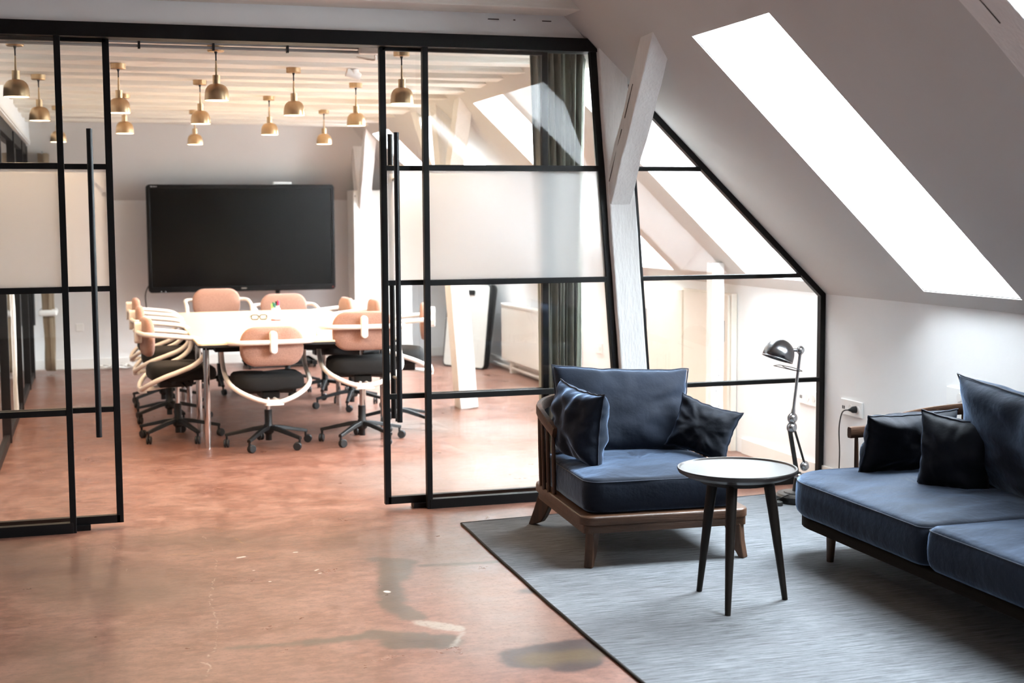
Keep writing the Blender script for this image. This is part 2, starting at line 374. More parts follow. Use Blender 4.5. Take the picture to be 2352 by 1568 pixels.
class MB:
    def __init__(s): s.v = []; s.f = []; s.M = Matrix.Identity(4)
    def _add(s, vs, fs):
        o = len(s.v)
        s.v += [tuple(s.M @ V(p)) for p in vs]
        s.f += [tuple(o + i for i in f) for f in fs]
        return s
    def box(s, x0, x1, y0, y1, z0, z1):
        vs = [(x, y, z) for z in (z0, z1) for y in (y0, y1) for x in (x0, x1)]
        return s._add(vs, [(0, 2, 3, 1), (4, 5, 7, 6), (0, 1, 5, 4), (2, 6, 7, 3), (0, 4, 6, 2), (1, 3, 7, 5)])
    def hexa(s, b4, t4):
        """eight free corners: bottom loop and top loop, counter-clockwise from above"""
        return s._add(list(b4) + list(t4), [(3, 2, 1, 0), (4, 5, 6, 7)] + [(i, (i + 1) % 4, 4 + (i + 1) % 4, 4 + i) for i in range(4)])
    def rings(s, rings, closed=True, cap0=True, cap1=True):
        n = len(rings[0]); vs = [p for r in rings for p in r]; fs = []
        for i in range(len(rings) - 1):
            for j in range(n if closed else n - 1):
                k = (j + 1) % n
                fs.append((i * n + j, i * n + k, (i + 1) * n + k, (i + 1) * n + j))
        if cap0: fs.append(tuple(reversed(range(n))))
        if cap1: fs.append(tuple((len(rings) - 1) * n + j for j in range(n)))
        return s._add(vs, fs)
    def prism(s, outline, z0, z1):
        return s.rings([[(x, y, z0) for x, y in outline], [(x, y, z1) for x, y in outline]])
    def slab(s, outline, z0, z1, r=0.008, k=2):
        """prism with rounded top and bottom edges (outline must be roughly star shaped)"""
        cx = sum(p[0] for p in outline) / len(outline); cyy = sum(p[1] for p in outline) / len(outline)
        def ins(d):
            o = []
            for x, y in outline:
                l = math.hypot(x - cx, y - cyy); q = (l - d) / l
                o.append((cx + (x - cx) * q, cyy + (y - cyy) * q))
            return o
        R = []
        for i in range(k + 1):
            a = PI / 2 * i / k
            R.append([(x, y, z0 + r * (1 - math.sin(a))) for x, y in ins(r * (1 - math.cos(a)) if False else r - r * math.sin(a) if False else r * (1 - math.sin(a)))])
        R2 = []
        for i in range(k + 1):
            a = PI / 2 * i / k
            R.append([(x, y, z1 - r + r * math.sin(a)) for x, y in ins(r * (1 - math.cos(a)))])
        R[0:k + 1] = [[(x, y, z0 + r * (1 - math.sin(PI / 2 * i / k))) for x, y in ins(r * (1 - math.cos(PI / 2 * (k - i) / k)) if False else r * (1 - math.cos(PI / 2 - PI / 2 * i / k)))] for i in range(k + 1)]
        return s.rings(R)
    def tube(s, pts, r, n=10, closed=False, cap=True):
        P = [V(p) for p in pts]; m = len(P)
        rr = r if isinstance(r, (list, tuple)) else [r] * m
        T = []
        for i in range(m):
            if closed: t = P[(i + 1) % m] - P[(i - 1) % m]
            else: t = P[min(i + 1, m - 1)] - P[max(i - 1, 0)]
            T.append(t.normalized())
        up = V((0, 0, 1)) if abs(T[0].z) < 0.9 else V((1, 0, 0))
        N = (up - T[0] * up.dot(T[0])).normalized(); R = []
        for i in range(m):
            N = (N - T[i] * N.dot(T[i])).normalized(); B = T[i].cross(N)
            R.append([P[i] + (N * math.cos(2 * PI * j / n) + B * math.sin(2 * PI * j / n)) * rr[i] for j in range(n)])
        if closed: R.append(R[0]); return s.rings(R, cap0=False, cap1=False)
        return s.rings(R, cap0=cap, cap1=cap)
    def cyl(s, p0, p1, r0, r1=None, n=14): return s.tube([p0, p1], [r0, r0 if r1 is None else r1], n)
    def sweep(s, pts, sec, up=V((0, 0, 1)), scale=None):
        """sweep a flat section (side, up) along a path, keeping it upright"""
        P = [V(p) for p in pts]; m = len(P); R = []
        for i in range(m):
            t = (P[min(i + 1, m - 1)] - P[max(i - 1, 0)]).normalized()
            sd = t.cross(up).normalized(); uu = sd.cross(t)
            k = scale[i] if scale else 1
            R.append([P[i] + sd * a * k + uu * b * k for a, b in sec])
        return s.rings(R)
    def lathe(s, prof, n=24, mtx=None):
        old = s.M
        if mtx is not None: s.M = s.M @ mtx
        R = [[(r * math.cos(2 * PI * j / n), r * math.sin(2 * PI * j / n), z) for j in range(n)] for r, z in prof]
        s.rings(R, cap0=prof[0][0] > 1e-4, cap1=prof[-1][0] > 1e-4)
        s.M = old
        return s
    def sphere(s, c, r, n=14, k=8):
        return s.lathe([(max(r * math.sin(PI * i / k), 1e-5), -r * math.cos(PI * i / k)) for i in range(k + 1)], n, Matrix.Translation(c))
    def build(s, name, m, parent=None, smooth=None, bevel=0.0, loc=None, sub=0, solid=0.0):
        me = bpy.data.meshes.new(name)
        me.from_pydata(s.v, [], s.f); me.validate()
        o = bpy.data.objects.new(name, me); C.objects.link(o)
        me.materials.append(M[m] if isinstance(m, str) else m)
        if smooth:
            for p in me.polygons: p.use_smooth = True
            me.set_sharp_from_angle(angle=math.radians(smooth))
        if solid:
            q = o.modifiers.new('thickness', 'SOLIDIFY'); q.thickness = solid; q.offset = 0
        if bevel:
            q = o.modifiers.new('edge', 'BEVEL'); q.width = bevel; q.segments = 2; q.limit_method = 'ANGLE'
        if sub:
            q = o.modifiers.new('soft', 'SUBSURF'); q.levels = sub; q.render_levels = sub
        if loc: o.location = loc
        if parent is not None: o.parent = parent
        return o

def rot(ax, deg): return Matrix.Rotation(math.radians(deg), 4, ax)
def tr(x, y, z): return Matrix.Translation((x, y, z))
def aim(p, d, up=V((0, 0, 1))):
    """matrix at p whose z axis points along d"""
    z = V(d).normalized(); u = up if abs(z.dot(up)) < 0.98 else V((1, 0, 0))
    x = u.cross(z).normalized(); y = z.cross(x)
    m = Matrix((x, y, z)).transposed().to_4x4(); m.translation = V(p); return m

def tag(o, label, cat, group=None):
    o['label'] = label; o['category'] = cat
    if group: o['group'] = group
    return o
def thing(name, label, cat, loc=(0, 0, 0), rz=0.0, group=None):
    o = bpy.data.objects.new(name, None); C.objects.link(o)
    o.empty_display_size = 0.1
    o.location = loc; o.rotation_euler = (0, 0, math.radians(rz))
    return tag(o, label, cat, group)
def struct(o): o['kind'] = 'structure'; return o
def stuff(o): o['kind'] = 'stuff'; return o
def sempty(name):
    o = bpy.data.objects.new(name, None); C.objects.link(o); o.empty_display_size = 0.1
    return struct(o)
def copy_tree(o, parent=None):
    c = o.copy(); C.objects.link(c)
    if parent is not None: c.parent = parent
    for ch in list(o.children): copy_tree(ch, c)
    return c

# ---------------------------------------------------------------- the room shell
XR = 4.03        # right knee wall
XL = -6.0        # unseen far side of the attic, set far out to dim the fill light
YB = -12.0        # unseen wall behind the camera, set back to dim the fill light
YF = 7.93        # far wall of the meeting room
CZ = 2.56        # boards between the joists
XLW = -0.62      # left side of the meeting room
b = MB().box(XL, XR + 0.1, YB, YF + 0.1, -0.1, 0.0)
struct(b.build('floor', 'floor'))

# right slope: strips around the roof windows
s = MB()
def slope_quad(mb, x0, x1, y0, y1):
    p = [(x0, y0, slope_z(x0)), (x1, y0, slope_z(x1)), (x1, y1, slope_z(x1)), (x0, y1, slope_z(x0))]
    q = [tuple(V(a) + SN * 0.24) for a in p]
    mb.hexa(p, q)
xa = SLX - (CZ + 0.1 - SLZ) / SLM
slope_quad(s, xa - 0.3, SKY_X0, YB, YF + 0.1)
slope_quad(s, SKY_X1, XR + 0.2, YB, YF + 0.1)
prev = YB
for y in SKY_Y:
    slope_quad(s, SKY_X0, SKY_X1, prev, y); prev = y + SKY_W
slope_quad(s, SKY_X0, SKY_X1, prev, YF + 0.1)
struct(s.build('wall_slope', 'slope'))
b = MB().box(XR, XR + 0.1, YB, YF, 0, 1.12)
struct(b.build('wall_right', 'wall'))
b = MB().box(XL - 0.1, XL, YB, YF, 0, 2.8)
struct(b.build('wall_left', 'wall'))
b = MB().box(XL, XR, YB - 0.1, YB, 0, 2.8)
struct(b.build('wall_back', 'wall'))
b = MB().box(XL, XR, YF, YF + 0.1, 0, 2.8)
struct(b.build('wall_far', 'wall'))
# sloping part above the far wall
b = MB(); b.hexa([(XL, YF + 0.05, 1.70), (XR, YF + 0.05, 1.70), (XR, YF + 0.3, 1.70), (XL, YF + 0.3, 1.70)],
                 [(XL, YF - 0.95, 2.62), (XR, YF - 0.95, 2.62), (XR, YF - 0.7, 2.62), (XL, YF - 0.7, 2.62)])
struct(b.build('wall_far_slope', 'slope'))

# ceiling with joists
b = MB().box(XL, SLX - (CZ - SLZ) / SLM + 0.15, 0.05, YF, CZ, CZ + 0.08)
b.box(XL, SLX - (2.74 - SLZ) / SLM + 0.15, YB, 0.05, 2.74, 2.82)
ceil = struct(b.build('ceiling', 'joist'))
for y, w in ((0.41, 0.20), (0.90, 0.19), (1.35, 0.19), (1.80, 0.19), (2.21, 0.20), (2.78, 0.20), (3.33, 0.20), (3.95, 0.2), (4.66, 0.32), (5.25, 0.2), (5.85, 0.2), (6.45, 0.2)):
    xe = SLX - (2.45 - SLZ) / SLM + 0.12
    pts = []
    b = MB()
    n = 24
    R = []
    for i in range(n + 1):
        x = XLW - 0.05 + (xe - XLW + 0.05) * i / n
        d = 0.010 * noise.noise(V((x * 2.2, y * 3, 0))); e = 0.012 * noise.noise(V((x * 1.7, y * 5, 3)))
        R.append([(x, y - w / 2 + d, 2.452 + e), (x, y - w / 2 + d, CZ + 0.02), (x, y + w / 2 + d, CZ + 0.02), (x, y + w / 2 + d, 2.452 - e)])
    b.rings(R)
    b.build('joist', 'joist', ceil, bevel=0.008)
# lintel wall over the partition and a joist on the lounge side
b = MB().box(XL, 2.60, 0.0, 0.10, 2.50, 2.80)
struct(b.build('wall_lintel', 'wall'))
b = MB(); R = []
for i in range(31):
    x = XL + (SLX - (2.61 - SLZ) / SLM + 0.1 - XL) * i / 30
    d = 0.008 * noise.noise(V((x * 2.0, 0, 7)))
    R.append([(x, -0.25 + d, 2.615 + d), (x, -0.25 + d, 2.80), (x, -0.01, 2.80), (x, -0.01, 2.615)])
b.rings(R); b.build('joist', 'joist', ceil, bevel=0.008)
b = MB()
for x0, x1 in ((2.02, 2.08), (2.32, 2.37), (2.16, 2.17)):
    b.box(x0, x1, -0.006, 0.0, 2.585, 2.589)
b.build('plaster_crack', 'crack', bpy.data.objects['wall_lintel'])
# walls left of the glass partition and behind the meeting room's left glass
b = MB().box(XL, -1.5, 0.0, 0.12, 0, 2.8)
struct(b.build('wall_side', 'wall'))

# baseboards
struct(MB().box(XLW, XR - 0.015, YF - 0.015, YF, 0, 0.10).build('baseboard_far', 'trimw', bevel=0.003))
struct(MB().box(XR - 0.015, XR, 0.06, 2.62 - 1.6, 0, 0.10).build('baseboard_right', 'trimw', bevel=0.003))
struct(MB().box(XR - 0.015, XR, 2.62, YF - 0.015, 0, 0.10).build('baseboard_right_far', 'trimw', bevel=0.003))
struct(MB().box(XR - 0.015, XR, YB, -0.02, 0, 0.10).build('baseboard_lounge', 'trimw', bevel=0.003))

# roof windows
wn = 4
for y in SKY_Y:
    root = sempty('window_%d' % wn); wn += 1
    A = lambda x, yy, h: tuple(V((x, yy, slope_z(x))) + SN * h)
    def plank(mb, x0, x1, y0, y1, h0, h1):
        mb.hexa([A(x0, y0, h0), A(x1, y0, h0), A(x1, y1, h0), A(x0, y1, h0)], [A(x0, y0, h1), A(x1, y0, h1), A(x1, y1, h1), A(x0, y1, h1)])
    t = 0.03
    mb = MB()
    plank(mb, SKY_X0, SKY_X1, y - t, y + 0.004, 0.006, 0.25); plank(mb, SKY_X0, SKY_X1, y + SKY_W - 0.004, y + SKY_W + t, 0.006, 0.25)
    plank(mb, SKY_X0 - t, SKY_X0 + 0.003, y, y + SKY_W, 0.006, 0.25); plank(mb, SKY_X1 - 0.003, SKY_X1 + t, y, y + SKY_W, 0.006, 0.25)
    mb.build('window_reveal', 'reveal', root)
    mb = MB(); f = 0.035
    plank(mb, SKY_X0, SKY_X1, y, y + f, 0.24, 0.29); plank(mb, SKY_X0, SKY_X1, y + SKY_W - f, y + SKY_W, 0.24, 0.29)
    plank(mb, SKY_X0, SKY_X0 + f, y, y + SKY_W, 0.24, 0.29); plank(mb, SKY_X1 - f, SKY_X1, y, y + SKY_W, 0.24, 0.29)
    mb.build('window_frame', 'trimw', root)
    mb = MB(); mb._add([A(SKY_X0 + f, y + f, 0.27), A(SKY_X1 - f, y + f, 0.27), A(SKY_X1 - f, y + SKY_W - f, 0.27), A(SKY_X0 + f, y + SKY_W - f, 0.27)], [(0, 1, 2, 3)])
    mb.build('pane', 'skyglass', root)

# ---------------------------------------------------------------- steel and glass partition (plane y = 0)
RZ = (0.6027, 1.2069, 1.809)
S = 0.015        # half width of a steel bar
TOP0, TOP1 = 2.43, 2.50
struct(MB().hexa([(-1.5, -0.035, TOP0), (2.635, -0.035, TOP0), (2.635, 0.09, TOP0), (-1.5, 0.09, TOP0)],
                 [(-1.5, -0.035, TOP1), (2.565, -0.035, TOP1), (2.565, 0.09, TOP1), (-1.5, 0.09, TOP1)]).build('trim_1', 'steel', bevel=0.002))
def pane(parent, corners, y, m, th=0.006, name='pane'):
    """glass sheet between corner points (x, z), counter-clockwise seen from the lounge"""
    mb = MB()
    mb.rings([[(x, y - th / 2, z) for x, z in corners], [(x, y + th / 2, z) for x, z in corners]])
    return mb.build(name, m, parent)
def sheet(parent, corners, y, m, name='pane'):
    mb = MB(); mb._add([(x, y, z) for x, z in corners], [tuple(range(len(corners)))])
    return mb.build(name, m, parent)
def bar(parent, name, p0, p1, y0=-0.02, y1=0.02, hw=S, m='steel'):
    a, c = V((p0[0], 0, p0[1])), V((p1[0], 0, p1[1]))
    d = (c - a).normalized(); nn = V((d.z, 0, -d.x)) * hw
    mb = MB(); q = [a - nn, a + nn, c + nn, c - nn]
    mb.rings([[(p.x, y0, p.z) for p in q], [(p.x, y1, p.z) for p in q]])
    return mb.build(name, m, parent, bevel=0.0015)

w1 = sempty('window_1')      # fixed panel left of the opening
bar(w1, 'stile', (-0.142, 0.0), (-0.142, TOP0)); bar(w1, 'stile', (-1.48, 0.0), (-1.48, TOP0))
bar(w1, 'bottom_rail', (-1.48, 0.026), (-0.142, 0.026), -0.022, 0.022, 0.026)
for z in RZ: bar(w1, 'rail', (-1.465, z), (-0.157, z), -0.018, 0.018)
zz = (0.052,) + RZ + (TOP0,)
for i in range(4):
    lo, hi = zz[i] + (S if i else 0), zz[i + 1] - (S if i < 3 else 0)
    c4 = [(-1.465, lo), (-0.157, lo), (-0.157, hi), (-1.465, hi)]
    if i == 2: pane(w1, c4, 0.0, 'frost', 0.008, 'frosted_pane')
    else: sheet(w1, c4, 0.0, 'glass')
w2 = sempty('window_2')      # fixed panel right of the opening, its right side follows the leaning post
xs = lambda z: 2.790 - 0.0768 * z
bar(w2, 'stile', (1.675, 0.0), (1.675, TOP0))
bar(w2, 'slanted_stile', (xs(0), 0.0), (xs(TOP0 + 0.02), TOP0 + 0.02), hw=0.0175)
bar(w2, 'bottom_rail', (1.675, 0.026), (xs(0.026), 0.026), -0.022, 0.022, 0.026)
for z in RZ: bar(w2, 'rail', (1.69, z), (xs(z) - 0.017, z), -0.018, 0.018)
for i in range(4):
    lo, hi = zz[i] + (S if i else 0), zz[i + 1] - (S if i < 3 else 0)
    c4 = [(1.69, lo), (xs(lo) - 0.017, lo), (xs(hi) - 0.017, hi), (1.69, hi)]
    if i == 2: pane(w2, c4, 0.0, 'frost', 0.008, 'frosted_pane')
    else: sheet(w2, c4, 0.0, 'glass')
w3 = sempty('window_3')      # tapering panel between the post, the slope and the knee wall
xi = lambda z: 2.973 - 0.0763 * z
XE = 4.012
zr = lambda x: slope_z(x) - 0.022
xtop = 2.78
for _ in range(20): xtop = xi(zr(xtop))
bar(w3, 'slanted_stile', (xi(0), 0.0), (xi(zr(xtop) - 0.01), zr(xtop) - 0.01), hw=0.0155)
bar(w3, 'stile', (XE, 0.0), (XE, zr(XE) + 0.005), hw=0.0165)
bar(w3, 'sloping_rail', (xtop, zr(xtop)), (XE + 0.005, zr(XE + 0.005)), hw=0.0165)
bar(w3, 'bottom_rail', (xi(0.026), 0.026), (XE, 0.026), -0.022, 0.022, 0.026)
xsl = lambda z: SLX - (z + 0.045 - SLZ) / SLM
for z in RZ: bar(w3, 'rail', (xi(z), z), (min(XE, xsl(z)), z), -0.018, 0.018, 0.0125)
sheet(w3, [(xi(0.05), 0.05), (XE, 0.05), (XE, RZ[0]), (xi(RZ[0]), RZ[0])], 0.0, 'glass')
sheet(w3, [(xi(RZ[0]), RZ[0]), (XE, RZ[0]), (XE, 1.06), (xsl(RZ[1]), RZ[1]), (xi(RZ[1]), RZ[1])], 0.0, 'glass')
sheet(w3, [(xi(RZ[1]), RZ[1]), (xsl(RZ[1]), RZ[1]), (xsl(RZ[2]), RZ[2]), (xi(RZ[2]), RZ[2])], 0.0, 'glass')
sheet(w3, [(xi(RZ[2]), RZ[2]), (xsl(RZ[2]), RZ[2]), (xtop, zr(xtop))], 0.0, 'glass')

def sliding_door(name, x0, x1, lead):
    d = sempty(name); y0, y1 = 0.045, 0.08
    bar(d, 'stile', (x0, 0.025), (x0, TOP0), y0, y1, 0.0165); bar(d, 'stile', (x1, 0.025), (x1, TOP0), y0, y1, 0.0165)
    bar(d, 'bottom_rail', (x0, 0.045), (x1, 0.045), y0, y1, 0.020); bar(d, 'top_rail', (x0, TOP0 - 0.008), (x1, TOP0 - 0.008), y0, y1, 0.008)
    for z in RZ: bar(d, 'rail', (x0, z), (x1, z), y0 + 0.002, y1 - 0.002, 0.0135)
    zq = (0.065,) + RZ + (TOP0 - 0.016,)
    for i in range(4):
        c4 = [(x0, zq[i]), (x1, zq[i]), (x1, zq[i + 1]), (x0, zq[i + 1])]
        if i == 2: pane(d, c4, 0.0625, 'frost', 0.008, 'frosted_pane')
        else: sheet(d, c4, 0.0625, 'glass')
    for yy, dz in ((-0.02, 0.0), (0.135, 0.0)):
        h = MB(); h.tube([(lead, yy, 0.475), (lead, yy, 1.99)], 0.0145, 14)
        hd = h.build('handle', 'handle', d, smooth=40)
        k = MB()
        for z in (0.70, 1.75): k.cyl((lead, yy, z), (lead, 0.0625, z), 0.008)
        k.build('handle_mount', 'badge', hd, smooth=40)
    gx = -0.14 if name == 'door_1' else 1.595
    g = MB().box(gx, gx + 0.08, 0.02, 0.09, 0.0, 0.026)
    g.build('floor_guide', 'steel', d)
sliding_door('door_1', -0.82, 0.084, -0.005)
sliding_door('door_2', 1.462, 2.350, 1.516)

# ---------------------------------------------------------------- timber posts with braces
def timber(mb, p0, p1, w, d, seed=0.0, n=14, xdir=V((1, 0, 0))):
    """slightly uneven squared timber from p0 to p1; w along xdir, d across"""
    a, c = V(p0), V(p1); t = (c - a).normalized()
    x = (xdir - t * xdir.dot(t)).normalized(); y = t.cross(x); R = []
    for i in range(n + 1):
        p = a.lerp(c, i / n)
        k = [0.006 * noise.noise(V((seed + j * 3.1, i * 0.55, 0))) for j in range(4)]
        R.append([p + x * (-w / 2 + k[0]) + y * (-d / 2 + k[1]), p + x * (w / 2 + k[2]) + y * (-d / 2 + k[1]),
                  p + x * (w / 2 + k[3]) + y * (d / 2 + k[0]), p + x * (-w / 2 + k[2]) + y * (d / 2 + k[3])])
    mb.rings(R)
def post(yc, label, braces=(-1,), w=0.152, d=0.19):
    t = thing('timber_post', label, 'post', (2.8815, yc, 0))
    m = MB(); timber(m, (0, 0, 0), (-0.0766 * 2.52, 0, 2.52), w, d, yc)
    m.build('post', 'timber', t, bevel=0.008)
    for sg in braces:
        m = MB()
        a = V((-0.138, sg * 0.02, 1.63)); c = V((2.69 - 2.8815, sg * 0.72, 2.43))
        timber(m, a, c + (c - a).normalized() * 0.13, 0.115, 0.135, yc + 5, 10)
        br = m.build('brace', 'timber', t, bevel=0.006)
        if yc == 0.03:
            m = MB(); dd = (c - a).normalized(); q = dd.cross(V((1, 0, 0))).normalized()
            for u0, u1 in ((0.12, 0.45), (0.52, 0.72)):
                p0, p1 = a.lerp(c, u0), a.lerp(c, u1)
                m.tube([p0 + V((-0.0585, 0, 0)) + q * 0.018, p1 + V((-0.0585, 0, 0)) + q * 0.020], 0.0022, 5)
            m.build('split_in_timber', 'crack', br)
    return t
post(0.03, 'white leaning timber post with one diagonal brace, standing in the glass partition')
post(3.74, 'white leaning timber post inside the meeting room, near the right-hand glass panel', (-1, 1))
post(7.42, 'white timber post behind the tall white cabinet at the far end', (-1,))
t = thing('timber_rafter', 'white timber rafter running down the slope at the upper right corner', 'rafter', (0, -3.31, 0))
m = MB()
a = V((2.20, 0, slope_z(2.20))) - SN * 0.055; c = V((3.98, 0, slope_z(3.98))) - SN * 0.055
timber(m, a, c, 0.21, 0.13, 11.0, 16, V((0, 1, 0))); rf = m.build('rafter', 'timber', t, bevel=0.008)
for u0, u1, dy in ((0.22, 0.29, 0.01), (0.31, 0.36, 0.008), (0.44, 0.50, -0.01), (0.54, 0.60, -0.02)):
    m = MB(); m.tube([a.lerp(c, u0) - SN * 0.066 + V((0, dy, 0)), a.lerp(c, u1) - SN * 0.066 + V((0, dy - 0.004, 0))], 0.002, 5); m.build('split_in_timber', 'crack', rf)
# narrow posts at the left side and beside the cupboards
t = thing('timber_stud', 'thin white timber stud with screw holes seen through the tapering glass panel', 'post', (3.84, 1.06, 0))
m = MB(); timber(m, (0, 0, 0), (0, 0, slope_z(3.84) - 0.03), 0.085, 0.09, 9.0); st_ = m.build('stud', 'timber', t, bevel=0.004)
m = MB()
for k in range(9): m.cyl((0.012 * math.sin(k * 2.3), -0.0465, 0.22 + 0.10 * k), (0.012 * math.sin(k * 2.3), -0.043, 0.22 + 0.10 * k), 0.004, n=8)
stuff(m.build('screw_holes', 'grey', st_))
t = thing('timber_stud', 'short white painted stud at the left picture edge behind the glass panel', 'post', (-0.655, 4.25, 0))
m = MB(); timber(m, (0, 0, 0), (0, 0, 1.35), 0.10, 0.10, 4.0); st_ = m.build('stud', 'timber', t, bevel=0.004)
m = MB().box(-0.03, 0.03, -0.075, -0.05, 0.36, 0.46); m.build('junction_box', 'socket', st_, bevel=0.004)

# ---------------------------------------------------------------- left glass front of the meeting room
w4 = sempty('window_11')
for y in (3.05, 4.8, 6.2, 7.15):
    MB().box(XLW - 0.03, XLW + 0.03, y - 0.03, y + 0.03, 0, 2.26).build('stile', 'steel', w4, bevel=0.002)
for z, h in ((0.03, 0.03), (1.15, 0.015), (2.23, 0.05)):
    MB().box(XLW - 0.02, XLW + 0.02, 0.12, 7.15, z - h, z + h).build('rail', 'steel', w4, bevel=0.002)
MB()._add([(XLW, 0.12, 0.06), (XLW, 7.12, 0.06), (XLW, 7.12, 2.12), (XLW, 0.12, 2.12)], [(0, 1, 2, 3)]).build('pane', 'glass', w4)
h = MB(); h.cyl((XLW + 0.05, 6.75, 0.55), (XLW + 0.05, 6.75, 1.6), 0.014); h.build('handle', 'handle', w4, smooth=40)
struct(MB().box(XLW - 0.05, XLW + 0.05, 0.10, YF, 2.28, 2.70).build('wall_over_glass', 'wall'))
struct(MB().box(XLW - 0.05, XLW + 0.0, 7.18, YF, 0, 2.28).build('wall_end', 'wall'))
MB().box(XLW - 0.05, XLW + 0.06, 0.12, 7.18, 2.29, 2.32).build('cornice', 'trimw', w4)

def curtain(name, label, x0, x1, y, z0, z1, folds, amp, m, bottom=0.75, along='x'):
    """hanging cloth gathered in folds; bottom = width of the lower edge relative to the top"""
    nx, nz = folds * 12, 16; vs = []; fs = []
    cx = (x0 + x1) / 2
    for j in range(nz + 1):
        v = j / nz; z = z1 + (z0 - z1) * v
        k = 1 + (bottom - 1) * v ** 0.8
        for i in range(nx + 1):
            u = i / nx
            x = (x0 - cx + (x1 - x0) * u) * k + 0.012 * math.sin(u * 31 + v * 2)
            yy = amp * math.sin(u * folds * 2 * PI + 0.5 * math.sin(v * 3 + u * 9)) * (0.8 + 0.4 * math.sin(u * 17)) + 0.01 * math.sin(v * 7 + u * 5)
            vs.append((x, yy, z) if along == 'x' else (yy, x, z))
    for j in range(nz):
        for i in range(nx):
            a = j * (nx + 1) + i; fs.append((a, a + 1, a + nx + 2, a + nx + 1))
    mb = MB(); mb._add(vs, fs)
    t = thing(name, label, 'curtain', (cx, y, 0) if along == 'x' else (y, cx, 0))
    mb.build('cloth', m, t, smooth=180, solid=0.003)
    hd = MB()
    n = folds
    for i in range(n + 1):
        x = x0 - cx + (x1 - x0) * i / n
        if along == 'x': hd.box(x - 0.006, x + 0.006, -0.006, 0.006, z1 - 0.01, z1 + 0.02)
        else: hd.box(-0.006, 0.006, x - 0.006, x + 0.006, z1 - 0.01, z1 + 0.02)
    stuff(hd.build('gliders', 'grey', t))
    return t
curtain('curtain', 'long grey-green curtain gathered behind the right fixed glass panel', 2.335, 2.665, 0.26, 0.02, 2.535 - 0.06, 15, 0.045, 'curtain', 0.62)
ct = curtain('curtain', 'beige curtain hanging at the far left end of the meeting room', 7.24, 7.62, XLW + 0.16, 0.05, 2.2, 5, 0.045, 'curtain2', 0.85, 'y')
m = MB().box(-0.09, 0.09, -0.20, 0.20, 0.60, 0.66); m.build('tie_band', 'trimw', ct, bevel=0.02)

# ---------------------------------------------------------------- meeting room: screen
tv = thing('television', 'large black flat screen on a stand against the far wall', 'screen', (1.475, 7.42, 0))
W2, Z0, Z1 = 0.957, 0.80, 1.90
def rr_xz(w, h, r): return rrect(w, h, r, 5)
def plate(mb, w, h, r, cz, y0, y1, cx=0.0):
    o = rr_xz(w, h, r)
    mb.rings([[(cx + x, y1, cz + z) for x, z in o], [(cx + x, y0, cz + z) for x, z in o]])
m = MB(); plate(m, 2 * W2, Z1 - Z0, 0.035, (Z0 + Z1) / 2, -0.035, 0.05); m.build('casing', 'bezel', tv, bevel=0.006)
m = MB()
for (w, h, cz, cx) in ((2 * W2 - 0.02, 0.036, Z1 - 0.024, 0), (2 * W2 - 0.02, 0.052, Z0 + 0.032, 0)): plate(m, w, h, 0.01, cz, -0.045, -0.03, cx)
for cx in (-W2 + 0.022, W2 - 0.022): plate(m, 0.030, Z1 - Z0 - 0.08, 0.008, (Z0 + Z1) / 2, -0.045, -0.03, cx)
m.build('bezel', 'bezel', tv, bevel=0.003)
m = MB(); plate(m, 2 * W2 - 0.075, Z1 - Z0 - 0.10, 0.004, (Z0 + Z1) / 2 + 0.008, -0.038, -0.034); m.build('display', 'screen', tv)
m = MB(); plate(m, 0.055, 0.012, 0.005, Z0 + 0.032, -0.048, -0.044, 0.0); m.build('badge', 'badge', tv)
m = MB()
for k, (a, w) in enumerate(((-W2 + 0.055, 0.022), (-W2 + 0.082, 0.018), (-W2 + 0.102, 0.010))): plate(m, w, 0.010, 0.002, Z1 - 0.022, -0.047, -0.044, a)
for a in (-W2 + 0.125, -W2 + 0.165): plate(m, 0.010, 0.012, 0.002, Z0 + 0.012, -0.047, -0.036, a)
stuff(m.build('maker_mark', 'grey', tv))
m = MB(); plate(m, 0.010, 0.010, 0.002, Z0 + 0.03, -0.047, -0.044, W2 - 0.03); m.build('standby_light', 'redled', tv)
m = MB().box(0.34, 0.385, 0.06, 0.10, 0.08, 1.0); m.build('stand_pole', 'steel', tv)
m = MB().box(0.0, 0.72, -0.15, 0.32, 0.03, 0.07).box(0.0, 0.05, -0.22, 0.35, 0.03, 0.07).box(0.67, 0.72, -0.22, 0.35, 0.03, 0.07); m.build('stand_foot', 'steel', tv)
for x in (0.025, 0.695):
    for y in (-0.19, 0.32): MB().cyl((x - 0.012, y, 0.022), (x + 0.012, y, 0.022), 0.022).build('castor', 'castor', tv, smooth=40)
m = MB().box(0.33, 0.52, 0.0, 0.07, 1.902, 1.928); m.build('camera_bar', 'board', tv, bevel=0.006)
m = MB(); m.tube(smooth_path([(-W2 + 0.02, 0.03, Z0 + 0.1), (-W2 - 0.03, 0.06, Z0 - 0.02), (-W2 - 0.015, 0.2, 0.55), (-W2 - 0.02, 0.45, 0.2)]), 0.006, 6)
m.build('power_cord', 'cord', tv, smooth=60)

# tall white cabinet, radiator, boards
t = thing('tall_cabinet', 'tall glossy white cabinet right of the screen', 'cabinet', (2.93, 7.42, 0))
MB().box(-0.31, 0.31, -0.10, 0.26, 0.0, 1.84).build('carcass', 'trimw', t, bevel=0.004)
dr = MB().box(-0.308, 0.308, -0.12, -0.102, 0.04, 1.836).build('door', 'board', t, bevel=0.003)
MB().box(-0.30, -0.285, -0.124, -0.118, 1.77, 1.785).build('lock', 'grey', dr)

